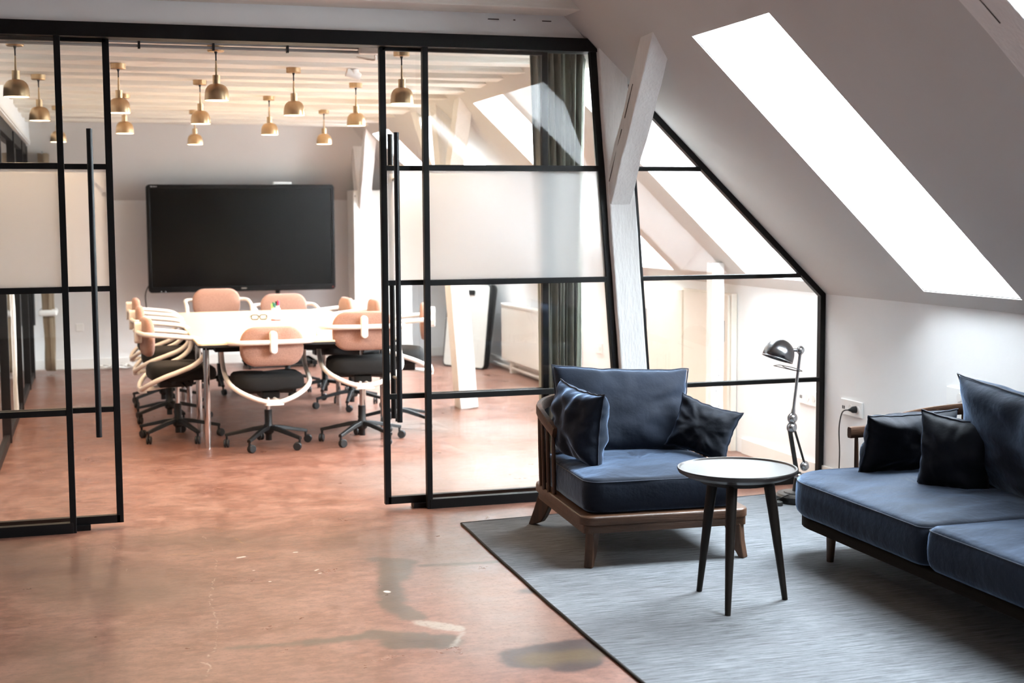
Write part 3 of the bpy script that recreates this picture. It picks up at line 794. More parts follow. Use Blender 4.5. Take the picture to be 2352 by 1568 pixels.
t = thing('radiator', 'white panel radiator along the right wall behind the glass', 'radiator', (3.955, 5.2, 0))
MB().box(-0.035, 0.045, -1.05, 1.05, 0.12, 0.66).build('panel', 'radiator', t, bevel=0.008)
m = MB()
for k in range(40): y = -1.02 + 2.04 * k / 39; m.box(-0.037, -0.034, y - 0.004, y + 0.004, 0.15, 0.63)
m.build('convector_ribs', 'radiator', t)['kind'] = 'stuff'
MB().box(-0.04, 0.05, -1.06, 1.06, 0.66, 0.685).build('top_grille', 'radiator', t, bevel=0.004)
for y in (-0.8, 0.8): MB().box(-0.02, 0.075, y - 0.02, y + 0.02, 0.0, 0.13).build('bracket', 'trimw', t)
m = MB(); m.tube([(0, -1.1, 0.05), (0, 1.45, 0.05)], 0.012, 8); m.tube([(0.03, -1.1, 0.09), (0.03, 1.45, 0.09)], 0.012, 8); m.build('pipe', 'trimw', t, smooth=40)

def lean_board(name, label, y, x, w, h, tilt, mt, back):
    t = thing(name, label, 'board', (x, y, 0), 0)
    o = rrect(w, h, 0.045, 5); base = tr(0, 0, 0.01) @ rot('Y', tilt) @ tr(0, 0, h / 2)
    m = MB(); m.M = base
    m.rings([[(-0.010, yy, z) for yy, z in o], [(0.010, yy, z) for yy, z in o]][::-1] if False else [[(0.010, yy, z) for yy, z in o], [(-0.010, yy, z) for yy, z in o]])
    m.build('panel', mt, t, bevel=0.003)
    m = MB(); m.M = base
    m.tube([(0.0, yy * 1.004, z * 1.004) for yy, z in o], 0.013, 6, closed=True)
    m.build('rim', back, t, smooth=60)
    m = MB(); m.M = base
    m.rings([[(-0.016, -yy, z + h / 2 - 0.09) for yy, z in rrect(0.20, 0.05, 0.02, 4)], [(-0.008, -yy, z + h / 2 - 0.09) for yy, z in rrect(0.20, 0.05, 0.02, 4)]])
    m.build('grip_slot', 'hole', t)
    return t
lb = lean_board('portable_whiteboard', 'white portable board with a grip slot leaning on the wall beside the radiator', 6.62, 3.62, 0.62, 0.86, 7, 'board', 'cord')
lb.rotation_euler = (0, 0, math.radians(28))
lb = lean_board('portable_whiteboard', 'dark-backed board mostly hidden behind the leaning white board', 6.72, 3.74, 0.60, 0.84, 8, 'hole', 'cord')
lb.rotation_euler = (0, 0, math.radians(16))

# low cupboard fronts on the knee wall
t = thing('knee_wall_cupboard', 'cream cupboard with slot handles built under the slope behind the tapering glass', 'cupboard', (3.985, 1.86, 0))
MB().box(0.0, 0.04, -0.74, 0.74, 0.0, 1.04).build('carcass', 'cupboard', t)
for k, yc in enumerate((-0.37, 0.37)):
    d = MB().box(-0.02, -0.001, yc - 0.355, yc + 0.355, 0.10, 1.03).build('door', 'cupboard', t, bevel=0.002)
    MB().box(-0.0225, -0.0195, yc - 0.30 * (1 if k else -1) * -1 - 0.012, yc - 0.30 * (1 if k else -1) * -1 + 0.012, 0.72, 0.86).build('slot_handle', 'grey', d)

def socket(label, y, z, n=2, usb=True, wall_x=XR):
    t = thing('wall_socket', label, 'socket', (wall_x, y, z))
    w = 0.075 * (n + 1) / 2
    MB().box(-0.012, 0, -w, w, -0.045, 0.045).build('faceplate', 'socket', t, bevel=0.004)
    for k in range(n):
        MB().lathe([(0.021, 0), (0.021, 0.003), (0.001, 0.003)], 16, tr(-0.012, w - 0.075 * (k + 1) - 0.035 + 0.0, 0) @ rot('Y', -90)).build('outlet_ring', 'trimw', t, smooth=30)
    if usb:
        m = MB()
        for q in (0.0, 0.016): m.box(-0.0135, -0.0115, w - 0.030 - q, w - 0.022 - q, -0.012, 0.006)
        m.build('slot', 'hole', t)
    return t
socket('white wall socket strip behind the glass beside the black corner stile', 0.16, 0.475)
s_l = socket('white wall socket strip with a black plug in the lounge', -0.33, 0.475)
socket('small white socket on the knee wall between curtain and slanted stile', 3.70, 0.45, 1, False)
socket('white wall box half hidden behind the sofa back cushion', -1.30, 0.66, 1, False)
t = thing('wall_socket', 'small white socket low on the far wall left of the screen', 'socket', (-0.17, YF, 0.43))
MB().box(-0.04, 0.04, -0.012, 0, -0.04, 0.04).build('faceplate', 'socket', t, bevel=0.004)
# cables along the far baseboard
def cable_pile(label, x, y, n, spread, mt='whitecord'):
    t = thing('cable_coil', label, 'cable', (x, y, 0))
    rnd = random.Random(3)
    for k in range(n):
        cx, cyy = rnd.uniform(-spread, spread), rnd.uniform(-0.07, 0.07); r = rnd.uniform(0.05, 0.10)
        pts = [(cx + r * 1.8 * math.cos(a), cyy + r * 0.7 * math.sin(a), 0.012 + 0.012 * (1 + math.sin(a * 3 + k)) * (0.5 + 0.25 * k)) for a in [2 * PI * i / 20 for i in range(20)]]
        MB().tube(pts, 0.007, 6, closed=True).build('cable_loop', mt, t, smooth=60)
    MB().tube(smooth_path([(-spread - 0.5, 0.08, 0.01), (-spread, 0.0, 0.012), (0, 0.05, 0.015), (spread + 0.15, 0.02, 0.011)]), 0.006, 6).build('cable_run', mt, t, smooth=60)
cable_pile('loose white cables coiled on the floor under the screen at the far wall', 0.30, 7.74, 6, 0.22)

# ---------------------------------------------------------------- ceiling fittings in the meeting room
t = thing('cable_conduit', 'thin grey conduits clipped along the first ceiling joist', 'conduit', (0, 0.25, 2.425))
m = MB()
for k, dz in enumerate((0.0, 0.022)):
    m.tube([(XLW + 0.06, -0.005, dz), (1.38, -0.005, dz)], 0.008, 8)
m.build('pipe', 'grey', t, smooth=60)
for x in (-0.5, -0.15, 0.25, 0.62, 1.0): MB().box(x - 0.006, x + 0.006, -0.016, 0.012, -0.014, 0.034).build('clip', 'cord', t)
t = thing('junction_box', 'white junction box at the end of the ceiling conduits', 'box', (1.445, 0.25, 2.445))
MB().box(-0.07, 0.07, -0.04, 0.03, -0.03, 0.05).build('box_body', 'trimw', t, bevel=0.008)
MB().tube(smooth_path([(0.02, 0.0, -0.03), (0.03, 0.05, -0.05), (0.0, 0.12, -0.04), (-0.04, 0.2, -0.02)]), 0.006, 6).build('loose_cord', 'whitecord', t, smooth=60)
t = thing('ceiling_spotlight', 'small white spotlight with a black lens below the junction box', 'spotlight', (1.55, 1.34, 2.45))
m = MB(); m.cyl((0, 0, 0.0), (0, 0, -0.03), 0.03); m.build('mount', 'trimw', t, smooth=40)
m = MB(); m.lathe([(0.02, 0.0), (0.028, 0.02), (0.03, 0.09), (0.024, 0.09)], 18, tr(0.04, 0, -0.045) @ rot('Y', -70)); sp_ = m.build('head', 'trimw', t, smooth=40)
m = MB(); m.lathe([(0.001, 0.0), (0.022, 0.0)], 18, tr(0.04, 0, -0.045) @ rot('Y', -70) @ tr(0, 0, 0.088)); m.build('lens', 'hole', sp_)
t = thing('smoke_detector', 'round white smoke detector on the ceiling between the pendants', 'detector', (1.60, 2.05, 2.52))
MB().lathe([(0.052, 0.04), (0.052, 0.015), (0.044, 0.0), (0.03, -0.01), (0.001, -0.012)][::-1], 24).build('detector_body', 'socket', t, smooth=40)

# brass pendants
pend = thing('pendant_lamp', 'x', 'pendant', (0, 0, 2.452), 0, 'brass pendants under the meeting room ceiling')
MB().lathe([(0.001, 0.0), (0.044, 0.0), (0.044, -0.028), (0.040, -0.032), (0.001, -0.032)][::-1], 28).build('ceiling_rose', 'brass', pend, smooth=35)
m = MB().lathe([(0.001, -0.032), (0.009, -0.032), (0.004, -0.047), (0.0035, -0.10), (0.001, -0.10)][::-1], 12)
m.build('cord', 'cord', pend, smooth=40)
MB().lathe([(0.001, -0.075), (0.0035, -0.075), (0.006, -0.12), (0.006, -0.165), (0.001, -0.165)][::-1], 12).build('stem', 'brass', pend, smooth=40)
MB().lathe([(0.001, -0.153), (0.020, -0.153), (0.020, -0.200), (0.001, -0.200)][::-1], 24).build('socket_sleeve', 'brass', pend, smooth=35)
prof = [(0.020, -0.198), (0.034, -0.201), (0.047, -0.210), (0.0565, -0.224), (0.0615, -0.242), (0.0635, -0.263), (0.064, -0.284)]
m = MB(); m.lathe([(r, z) for r, z in reversed(prof)], 32)
m.f = [f for f in m.f if len(f) == 4]
sh = m.build('shade', 'brass', pend, smooth=60)
m = MB(); m.lathe([(r - 0.0025, z - 0.001 if i < 6 else z) for i, (r, z) in enumerate(prof)], 32)
m.f = [f for f in m.f if len(f) == 4]
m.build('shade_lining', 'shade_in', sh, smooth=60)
m = MB(); m.sphere((0, 0, -0.252), 0.024, 14, 8); m.build('bulb', 'bulb', pend, smooth=60)
PEND = [(-0.35, 0.37, 'leftmost brass pendant of the nearest row, seen through the left glass panel'),
        (-0.30, 2.11, 'brass pendant in the left glass panel, second from the picture edge'),
        (-0.245, 4.60, 'brass pendant crossed by the black stile of the left glass panel'),
        (0.167, 1.36, 'brass pendant right of the left door, directly above the smaller one'),
        (0.24, 3.36, 'small brass pendant hanging lower behind the first one right of the left door'),
        (0.694, 2.216, 'brass pendant left of and below the big one over the screen'),
        (0.836, 4.787, 'smallest brass pendant, over the left half of the screen'),
        (0.642, 0.365, 'largest brass pendant in the opening, highest over the screen'),
        (1.275, 3.314, 'brass pendant over the middle right of the screen, behind two nearer ones'),
        (1.182, 1.334, 'brass pendant above the right half of the screen'),
        (1.877, 4.532, 'small brass pendant above the right end of the screen'),
        (1.717, 2.188, 'brass pendant left of the right sliding door, below the smoke detector'),
        (1.631, 0.35, 'brass pendant seen through the right sliding door')]
for i, (x, y, lab) in enumerate(PEND):
    o = pend if i == 0 else copy_tree(pend)
    o.location = (x, y, 2.452); o['label'] = lab
    ld = bpy.data.lights.new('pendant_light', 'SPOT'); ld.energy = 31; ld.color = (1.0, 0.70, 0.44)
    ld.spot_size = math.radians(150); ld.spot_blend = 0.6; ld.shadow_soft_size = 0.03
    lo = bpy.data.objects.new('pendant_light', ld); C.objects.link(lo)
    lo.location = (x, y, 2.452 - 0.287)

# ---------------------------------------------------------------- meeting table
TX0, TX1, TY0, TY1 = 0.63, 1.98, 2.10, 5.25
t = thing('meeting_table', 'long cream-topped meeting table with chromed tube legs', 'table', ((TX0 + TX1) / 2, (TY0 + TY1) / 2, 0))
hx, hy = (TX1 - TX0) / 2, (TY1 - TY0) / 2
MB().slab(rrect(2 * hx, 2 * hy, 0.03), 0.722, 0.735, 0.003).build('tabletop', 'tabletop', t, smooth=40)
MB().slab(rrect(2 * hx - 0.004, 2 * hy - 0.004, 0.03), 0.705, 0.7215, 0.004).build('table_edge', 'tedge', t, smooth=40)
MB().box(-hx + 0.12, hx - 0.12, -hy + 0.12, hy - 0.12, 0.665, 0.705).build('underframe', 'steel', t)
for x in (-hx + 0.07, hx - 0.07):
    for y in (-hy + 0.27, -0.55, 0.55, hy - 0.27):
        MB().tube([(x, y, 0.0), (x, y, 0.705)], 0.021, 16).build('leg', 'chrome', t, smooth=40)
        # short steel plate joining leg and frame
MB().box(-hx + 0.05, hx - 0.05, -hy + 0.25, -hy + 0.29, 0.67, 0.70).box(-hx + 0.05, hx - 0.05, hy - 0.29, hy - 0.25, 0.67, 0.70).build('cross_bar', 'steel', t)

# things on the table
TZ = 0.7352
t = thing('pen_cup', 'white pen cup with a red base on the meeting table', 'cup', (1.375, 3.98, TZ))
MB().lathe([(0.001, 0.0), (0.040, 0.0), (0.041, 0.012), (0.001, 0.012)], 24).build('base_ring', 'lid_red', t, smooth=30)
m = MB().lathe([(0.034, 0.012), (0.036, 0.10), (0.033, 0.10), (0.031, 0.016)], 24); m.f = [f for f in m.f if len(f) == 4]; m.build('cup_wall', 'board', t, smooth=40)
for k, (nm, a, tl, h) in enumerate((('lime', 2.9, 0.16, 0.125), ('green', 2.2, 0.12, 0.135), ('teal', 4.3, 0.1, 0.130), ('black', 1.2, 0.03, 0.142), ('pink', 0.4, 0.05, 0.148), ('purple', 5.6, 0.10, 0.145))):
    px, py = 0.014 * math.cos(a), 0.014 * math.sin(a)
    pn = thing('marker_pen', 'marker pen with %s cap standing in the white pen cup' % nm, 'pen', (1.375 + px, 3.98 + py, TZ + 0.013), 0, 'marker pens in the cup')
    d = V((math.cos(a) * tl, math.sin(a) * tl, 1)).normalized()
    MB().cyl((0, 0, 0), tuple(d * (h - 0.035)), 0.007, n=10).build('barrel', 'pen_white', pn, smooth=40)
    MB().cyl(tuple(d * (h - 0.036)), tuple(d * h), 0.0078, 0.0068, n=10).build('cap', 'cap_' + nm, pn, smooth=40)
t = thing('eyeglasses', 'black-rimmed eyeglasses lying on the meeting table left of the pen cup', 'glasses', (1.255, 4.10, TZ))
for sx in (-1, 1):
    o = rrect(0.056, 0.036, 0.014, 4)
    MB().tube([(sx * 0.034 + x, 0.004 * (abs(x) / 0.03), 0.024 + z) for x, z in o], 0.0048, 6, closed=True).build('rim', 'tedge', t, smooth=60)
    MB().tube([(sx * 0.064, 0.0, 0.036), (sx * 0.068, 0.008, 0.036), (sx * 0.066, 0.10, 0.020), (sx * 0.060, 0.14, 0.006)], 0.0026, 6).build('temple', 'tedge', t, smooth=60)
MB().tube([(-0.008, 0, 0.032), (0, -0.002, 0.034), (0.008, 0, 0.032)], 0.003, 6).build('bridge', 'tedge', t, smooth=60)
t = thing('paper_sheet', 'white sheet of paper lying by the eyeglasses on the table', 'paper', (1.28, 3.88, TZ), 12)
MB().box(-0.105, 0.105, -0.148, 0.148, 0, 0.0012).build('sheet', 'board', t)

# ---------------------------------------------------------------- office chairs (front = +y)
def office_chair():
    t = thing('office_chair', 'x', 'chair', (0, 0, 0), 0, 'swivel chairs around the meeting table')
    st = []
    for k in range(5):
        a = math.radians(18 + 72 * k); c, s_ = math.cos(a), math.sin(a)
        sec = [(-0.018, -0.012), (0.018, -0.012), (0.013, 0.012), (-0.013, 0.012)]
        leg = MB().sweep([(0.02 * c, 0.02 * s_, 0.135), (0.10 * c, 0.10 * s_, 0.125), (0.295 * c, 0.295 * s_, 0.082)], sec, scale=[1.15, 1.1, 0.85])
        leg.build('base_arm', 'plastic', t, bevel=0.004)
        cb = MB(); x, y = 0.285 * c, 0.285 * s_
        cb.cyl((x, y, 0.085), (x, y, 0.045), 0.008, n=8)
        ca = a + 1.1 * (k - 2); dx, dy = math.cos(ca), math.sin(ca); ox, oy = -dy * 0.016, dx * 0.016
        cst = cb.build('castor', 'plastic', t, smooth=40)
        wm = MB()
        for sg in (-1, 1):
            cx_, cy_ = x + ox + dx * 0.010 * sg, y + oy + dy * 0.010 * sg
            wm.lathe([(0.001, -0.007), (0.024, -0.007), (0.028, -0.003), (0.028, 0.003), (0.024, 0.007), (0.001, 0.007)], 16, aim((cx_, cy_, 0.028), (dx, dy, 0)))
        wm.build('castor_wheel', 'castor', cst, smooth=30)
    MB().lathe([(0.001, 0.045), (0.021, 0.045), (0.021, 0.085), (0.036, 0.10), (0.034, 0.145), (0.026, 0.16), (0.026, 0.255), (0.001, 0.255)], 20).build('column', 'plastic', t, smooth=35)
    MB().lathe([(0.001, 0.17), (0.0155, 0.17), (0.0155, 0.36), (0.001, 0.36)], 16).build('gas_lift', 'chrome', t, smooth=35)
    m = MB().box(-0.06, 0.06, -0.13, 0.10, 0.345, 0.395).box(-0.17, 0.17, -0.06, -0.03, 0.375, 0.405).box(-0.17, 0.17, 0.06, 0.09, 0.375, 0.405)
    m.build('tilt_mechanism', 'plastic', t, bevel=0.008)
    lv = MB(); lv.cyl((0.06, 0.03, 0.37), (0.21, 0.03, 0.36), 0.006); lv.build('lever', 'plastic', t, smooth=40)
    # seat cushion
    o = rrect(0.47, 0.455, 0.13, 6); R = []
    for sc_, z in ((0.80, 0.402), (0.96, 0.408), (1.0, 0.43), (1.0, 0.465), (0.975, 0.492), (0.90, 0.508), (0.70, 0.516), (0.4, 0.518), (0.12, 0.518)):
        R.append([(x * sc_, y * sc_ + 0.03, z - (0.018 * max(0, (y - 0.12) / 0.1) ** 2 if z > 0.45 else 0)) for x, y in o])
    MB().rings(R).build('seat', 'seatblack', t, smooth=60)
    # white bent-tube frame: back loop, arms, down and under the seat
    half = [(0.0, -0.262, 0.735), (0.13, -0.258, 0.735), (0.225, -0.243, 0.735), (0.270, -0.20, 0.733), (0.281, -0.12, 0.726), (0.283, 0.0, 0.713),
            (0.283, 0.09, 0.700), (0.283, 0.14, 0.675), (0.282, 0.155, 0.630), (0.281, 0.135, 0.570), (0.280, 0.07, 0.515), (0.277, -0.03, 0.475),
            (0.262, -0.12, 0.442), (0.215, -0.19, 0.405), (0.14, -0.235, 0.368), (0.075, -0.25, 0.345), (0.045, -0.25, 0.338)]
    pts = [V((-x, y, z)) for x, y, z in reversed(half[1:])] + [V(p) for p in half]
    MB().tube(smooth_path(pts, 4), 0.0165, 12).build('arm_frame', 'frame_w', t, smooth=60)
    m = MB(); m.slab(rrect(0.13, 0.05, 0.02), 0.315, 0.350, 0.006); m.v = [(x, y - 0.24, z) for x, y, z in m.v]
    m.tube(smooth_path([(-0.045, -0.24, 0.333), (-0.02, -0.12, 0.345), (-0.02, -0.02, 0.36)], 4), 0.012, 8); m.tube(smooth_path([(0.045, -0.24, 0.333), (0.02, -0.12, 0.345), (0.02, -0.02, 0.36)], 4), 0.012, 8)
    m.build('frame_yoke', 'frame_w', t, smooth=45)
    # back pad: rounded, bent around the sitter
    o = rrect(0.425, 0.265, 0.105, 7); R = []
    def bend(x, d, z): return (x, -0.205 - d + 0.22 * x * x, z + 0.705 + 0.0)
    for sc_, d in ((0.15, 0.031), (0.6, 0.031), (0.90, 0.027), (0.98, 0.016), (1.0, 0.002), (0.99, -0.012), (0.93, -0.024), (0.6, -0.031), (0.15, -0.033)):
        R.append([bend(x * sc_, d, z * sc_) for x, z in o])
    MB().rings(R).build('back_pad', 'pad', t, smooth=60)
    # upright clip that holds the pad to the tube
    o = rrect(0.047, 0.150, 0.0225, 5)
    MB().rings([[(x, -0.235, z + 0.735) for x, z in o], [(x, -0.278, z + 0.735) for x, z in o], [(x * 0.8, -0.283, z * 0.93 + 0.735) for x, z in o]]).build('back_clip', 'frame_w', t, smooth=40)
    return t
oc = office_chair()
CH = [(0.53, 2.84, -84, 0.03, 'swivel chair nearest the camera on the left side of the table'),
      (0.52, 3.80, -90, 0.05, 'middle swivel chair of the left row at the table'),
      (0.52, 4.74, -89, 0.06, 'farthest swivel chair of the left row at the table'),
      (1.10, 2.30, 3, 0.0, 'swivel chair with its back to the camera at the near table end, left'),
      (1.745, 2.30, -5, 0.085, 'raised swivel chair at the near table end, partly behind the sliding door stile'),
      (2.12, 2.86, 78, 0.085, 'raised swivel chair nearest on the right side, seen through the sliding door'),
      (1.99, 4.05, 90, 0.05, 'swivel chair second on the right side of the table, beside the door stile'),
      (1.90, 4.85, 93, 0.02, 'farthest swivel chair on the right side of the table'),
      (1.05, 5.48, 180, 0.08, 'swivel chair at the far table end on the left, under the screen'),
      (1.66, 5.50, 180, 0.02, 'swivel chair at the far table end on the right, behind the pen cup')]
for i, (x, y, r, dz, lab) in enumerate(CH):
    o = oc if i == 0 else copy_tree(oc)
    o.location = (x, y, 0); o.rotation_euler = (0, 0, math.radians(r)); o['label'] = lab
    o['lift'] = dz
for o in [q for q in C.objects if q.name.startswith('office_chair')]:
    dz = o['lift']; del o['lift']
    for ch in o.children:              # gas lift set higher or lower
        if ch.name.split('.')[0] not in ('base_arm', 'castor', 'column'): ch.location.z = dz

# ---------------------------------------------------------------- rug
t = thing('area_rug', 'large blue-grey flat-woven rug under the armchair, side table and sofa', 'rug', (2.86, -2.6, 0))
def wob(k, a): return 0.006 * noise.noise(V((k * 2.5, a, 0)))
o = [(1.735 + 0.0 * k - 0.035 * math.sin(PI * min(1, k / 20)) + wob(k, 1), -0.44 - 4.3 * k / 20) for k in range(21)]
o = [(x - 2.86, y + 2.6) for x, y in o] + [(3.93 - 2.86, -4.74 + 2.6), (3.93 - 2.86, -0.24 + 2.6)] + [(1.735 + 2.195 * k / 10 - 2.86, -0.44 + 0.2 * k / 10 + wob(k, 4) + 2.6) for k in range(9, 0, -1)]
MB().prism(o, 0.0, 0.0095).build('rug_field', 'rug', t)
MB().tube([(x, y, 0.006) for x, y in o], 0.0062, 6, closed=True).build('rug_binding', 'rugedge', t, smooth=60)
RT = 0.0098

# ---------------------------------------------------------------- upholstery
def cushion_box(o, z0, z1, edge=0.03, dome=0.02, seed=0.0, tufts=(), wr=0.006, side=0.0):
    """boxy seat cushion over a plan outline: rings from the underside, up the sides, over the top"""
    R = []; n = len(o)
    cx = sum(p[0] for p in o) / n; cy_ = sum(p[1] for p in o) / n
    hmid = (z0 + z1) / 2
    prof = [(0.90, z0), (0.965, z0 + 0.004), (0.992, z0 + edge * 0.6), (1.0 + side * 0.5, z0 + edge * 1.2), (1.0 + side, hmid), (1.0 + side * 0.6, z1 - edge * 1.0), (0.998, z1 - edge * 0.45),
            (0.988, z1 - edge * 0.18)]
    K = 16
    for k in range(K + 1):
        s_ = 0.972 - (0.972 - 0.03) * k / K
        prof.append((s_, None))
    for s_, z in prof:
        ring = []
        for i, (x, y) in enumerate(o):
            px, py = cx + (x - cx) * s_, cy_ + (y - cy_) * s_
            if z is None:
                e = 1 - s_ ** 3.2
                zz_ = z1 + dome * e
                nz_ = noise.noise(V((px * 7 + seed, py * 7, seed))) * wr
                crease = abs(noise.noise(V((px * 4 + seed * 2, py * 9, 1.5)))) * wr * 1.3
                zz_ += nz_ * min(1, e * 3) - crease * min(1, e * 3)
                for (tx, ty, td, tw) in tufts:
                    q = math.hypot((px - tx), (py - ty)); zz_ -= td * math.exp(-(q / tw) ** 2)
                    an = math.atan2(py - ty, px - tx); zz_ += 0.25 * td * math.sin(an * 7 + seed) * math.exp(-((q - tw * 1.1) / (tw * 0.7)) ** 2)
            else:
                zz_ = z
                w_ = 0.004 * noise.noise(V((x * 6 + seed, y * 6, z * 9)))
                l = math.hypot(x - cx, y - cy_) or 1
                px += (x - cx) / l * w_; py += (y - cy_) / l * w_
            ring.append((px, py, zz_))
        R.append(ring)
    mb = MB(); mb.rings(R); return mb
def dense(o, step=0.02):
    out = []
    for i in range(len(o)):
        a, c = V((*o[i], 0)), V((*o[(i + 1) % len(o)], 0)); n = max(1, int((c - a).length / step))
        for k in range(n): p = a.lerp(c, k / n); out.append((p.x, p.y))
    return out
def pillow(w, h, t, seed=0.0, ears=0.06, wr=0.012, n=38, crown=0.0, sag=0.0):
    """soft scatter cushion in the xz plane, standing on z = 0, thick along y"""
    vs = []; idx = {}; fs = []; mb = MB()
    for sd in (1, -1):
        for j in range(n + 1):
            for i in range(n + 1):
                if sd == -1 and (i in (0, n) or j in (0, n)): idx[(sd, i, j)] = idx[(1, i, j)]; continue
                u, v = 2 * i / n - 1, 2 * j / n - 1
                au, av = abs(u), abs(v)
                # concave sides with pointed corners
                x = u * w / 2 * (1 - ears * (1 - av ** 2.2)); z = v * h / 2 * (1 - ears * 1.2 * (1 - au ** 2.2))
                th = (max(0.0, (1 - au ** 2.6)) * max(0.0, (1 - av ** 2.6))) ** 0.42
                th *= 1 - sag * v
                y = sd * th * t / 2
                # wrinkles run in from the edges and corners
                q = math.atan2(v, u); rr = math.hypot(u, v)
                k = noise.noise(V((math.cos(q) * 3.0 + seed, math.sin(q) * 3.0, seed + sd + rr * 0.5))) * min(1.0, max(0.0, rr - 0.25) * 1.6)
                k2 = noise.noise(V((u * 2.4 + seed, v * 2.4, seed * 2 + sd)))
                y += sd * (wr * (k * min(1, rr * 1.3)) + wr * 0.9 * k2) * min(1, th * 1.6)
                z += crown * (1 - u * u) * (v + 1) / 2 + 0.006 * noise.noise(V((u * 5, seed, v * 2)))
                x += 0.005 * noise.noise(V((v * 5, seed + 3, u * 2)))
                idx[(sd, i, j)] = len(vs); vs.append((x, y, z + h / 2))
    for sd in (1, -1):
        for j in range(n):
            for i in range(n):
                a = (idx[(sd, i, j)], idx[(sd, i + 1, j)], idx[(sd, i + 1, j + 1)], idx[(sd, i, j + 1)])
                fs.append(a[::-1] if sd == 1 else a)
    mb.M = Matrix.Identity(4); mb._add(vs, fs)
    edge = [vs[idx[(1, i, 0)]] for i in range(n)] + [vs[idx[(1, n, j)]] for j in range(n)] + [vs[idx[(1, n - i, n)]] for i in range(n)] + [vs[idx[(1, 0, n - j)]] for j in range(n)]
    return mb, edge
def scatter(name, label, loc, eul, size, m, seed, cat='cushion', parent=None, group=None, **kw):
    mb, edge = pillow(*size, seed=seed, **kw)
    if parent is None:
        o = thing(name, label, cat, loc, 0, group)
        o.rotation_euler = [math.radians(a) for a in eul]
        mb.build('cover', m, o, smooth=180, sub=1)
        MB().tube(edge, 0.0035, 5, closed=True).build('seam_piping', 'piping', o, smooth=60)
    else:
        o = mb.build(name, m, parent, smooth=180, sub=1)
        o.location = loc; o.rotation_euler = [math.radians(a) for a in eul]
        MB().tube(edge, 0.0035, 5, closed=True).build('seam_piping', 'piping', o, smooth=60)
    return o

def blade_leg(mb, cx, cy_, dx, dy, ztop, foot=0.065, wt=0.085, th=0.030):
    """flat leg set on the diagonal: outer edge kicks outwards, inner edge straight then cut to the foot"""
    D = V((dx, dy, 0)).normalized(); Nn = V((-D.y, D.x, 0))
    prof = [(-wt * 0.55, ztop), (wt * 0.45, ztop), (foot * 0.55 + wt * 0.24, ztop * 0.5), (foot + 0.016, 0.0), (foot - 0.010, 0.0), (wt * 0.26, ztop * 0.13), (wt * 0.02, ztop * 0.30), (-wt * 0.30, ztop * 0.65)]
    c = V((cx, cy_, 0))
    rings = []
    for sg in (-0.5, 0.5):
        rings.append([c + D * a + Nn * (th * sg) + V((0, 0, z)) for a, z in prof])
    mb.rings(rings)

# armchair (front = -y)
ac = thing('armchair', 'low oak armchair with curved spindle back and navy velvet cushions', 'armchair', (2.434, -1.035, RT), -3.5)
W, D_ = 0.79, 0.96
fo = rrect(W, D_, [0.06, 0.15, 0.15, 0.06], 8)
MB().slab(fo, 0.188, 0.226, 0.010, 3).build('seat_frame', 'oak', ac, smooth=40)
MB().slab(rrect(W - 0.022, D_ - 0.022, [0.03, 0.15, 0.15, 0.03], 8), 0.150, 0.1885, 0.004, 2).build('lower_frame', 'oak', ac, smooth=40)
for sx, sy in ((-1, -1), (1, -1), (-1, 1), (1, 1)):
    mb = MB(); blade_leg(mb, sx * 0.335, -0.43 if sy < 0 else 0.37, sx * (0.75 if sy < 0 else 0.8), sy * 1.0, 0.156, foot=0.046 if sy < 0 else 0.085, wt=0.088, th=0.040)
    mb.build('leg', 'oakv', ac, bevel=0.005)
# curved top rail
def rail_pt(a):
    """horseshoe: a from -1 (left tip) to 1 (right tip)"""
    tt = abs(a)
    if tt > 0.62:
        k = (1 - tt) / 0.38
        x, y = 0.380 + 0.018 * math.sin(k * PI / 2), 0.03 + 0.20 * k
    else:
        q = tt / 0.62 * PI / 2
        x, y = 0.398 * math.sin(q) ** 0.80, 0.23 + 0.235 * math.cos(q) ** 0.85
    z = 0.524 + 0.12 * (1 - tt ** 1.7)
    return V((math.copysign(x, a) if a else 0.0, y, z))
rp = [rail_pt(-1 + 2 * i / 60) for i in range(61)]
sec = [(-0.011, -0.025), (0.011, -0.025), (0.015, -0.015), (0.015, 0.015), (0.011, 0.025), (-0.011, 0.025), (-0.015, 0.015), (-0.015, -0.015)]
MB().sweep(rp, sec).build('top_rail', 'oak', ac, smooth=35)
for k in range(15):
    a = -0.95 + 1.90 * k / 14; p = rail_pt(a)
    q = V((p.x * 0.985, p.y * (0.965 if p.y > 0.2 else 1) - 0.0, 0.222))
    MB().tube([q, q.lerp(p, 0.5), p - V((0, 0, 0.02))], [0.0095, 0.0105, 0.008], 8).build('spindle', 'oakv', ac, smooth=60)
so = dense([(x, y - 0.01) for x, y in rrect(W - 0.06, D_ - 0.09, [0.08, 0.22, 0.22, 0.08], 8)], 0.025)
sc_ob = cushion_box(so, 0.229, 0.380, 0.032, 0.030, 2.0, [(0.02, 0.02, 0.014, 0.045), (0.16, 0.05, 0.012, 0.04)], 0.007, 0.012).build('seat_cushion', 'velvet', ac, smooth=180)
MB().tube([(x * 0.996, y * 0.996, 0.371) for x, y in so], 0.0025, 5, closed=True).build('seam_piping', 'piping', sc_ob, smooth=60)
scatter('back_cushion', '', (0.0, 0.19, 0.376), (-14, 3, -3), (0.70, 0.435, 0.20), 'velvet', 4.0, parent=ac, ears=0.05, wr=0.012)
scatter('side_cushion', 'navy velvet cushion propped in the left arm of the armchair', (2.150, -1.01, 0.396), (-3, 4, -80), (0.42, 0.36, 0.185), 'velvet', 8.0, group='cushions on the armchair and the sofa', ears=0.10, wr=0.02)
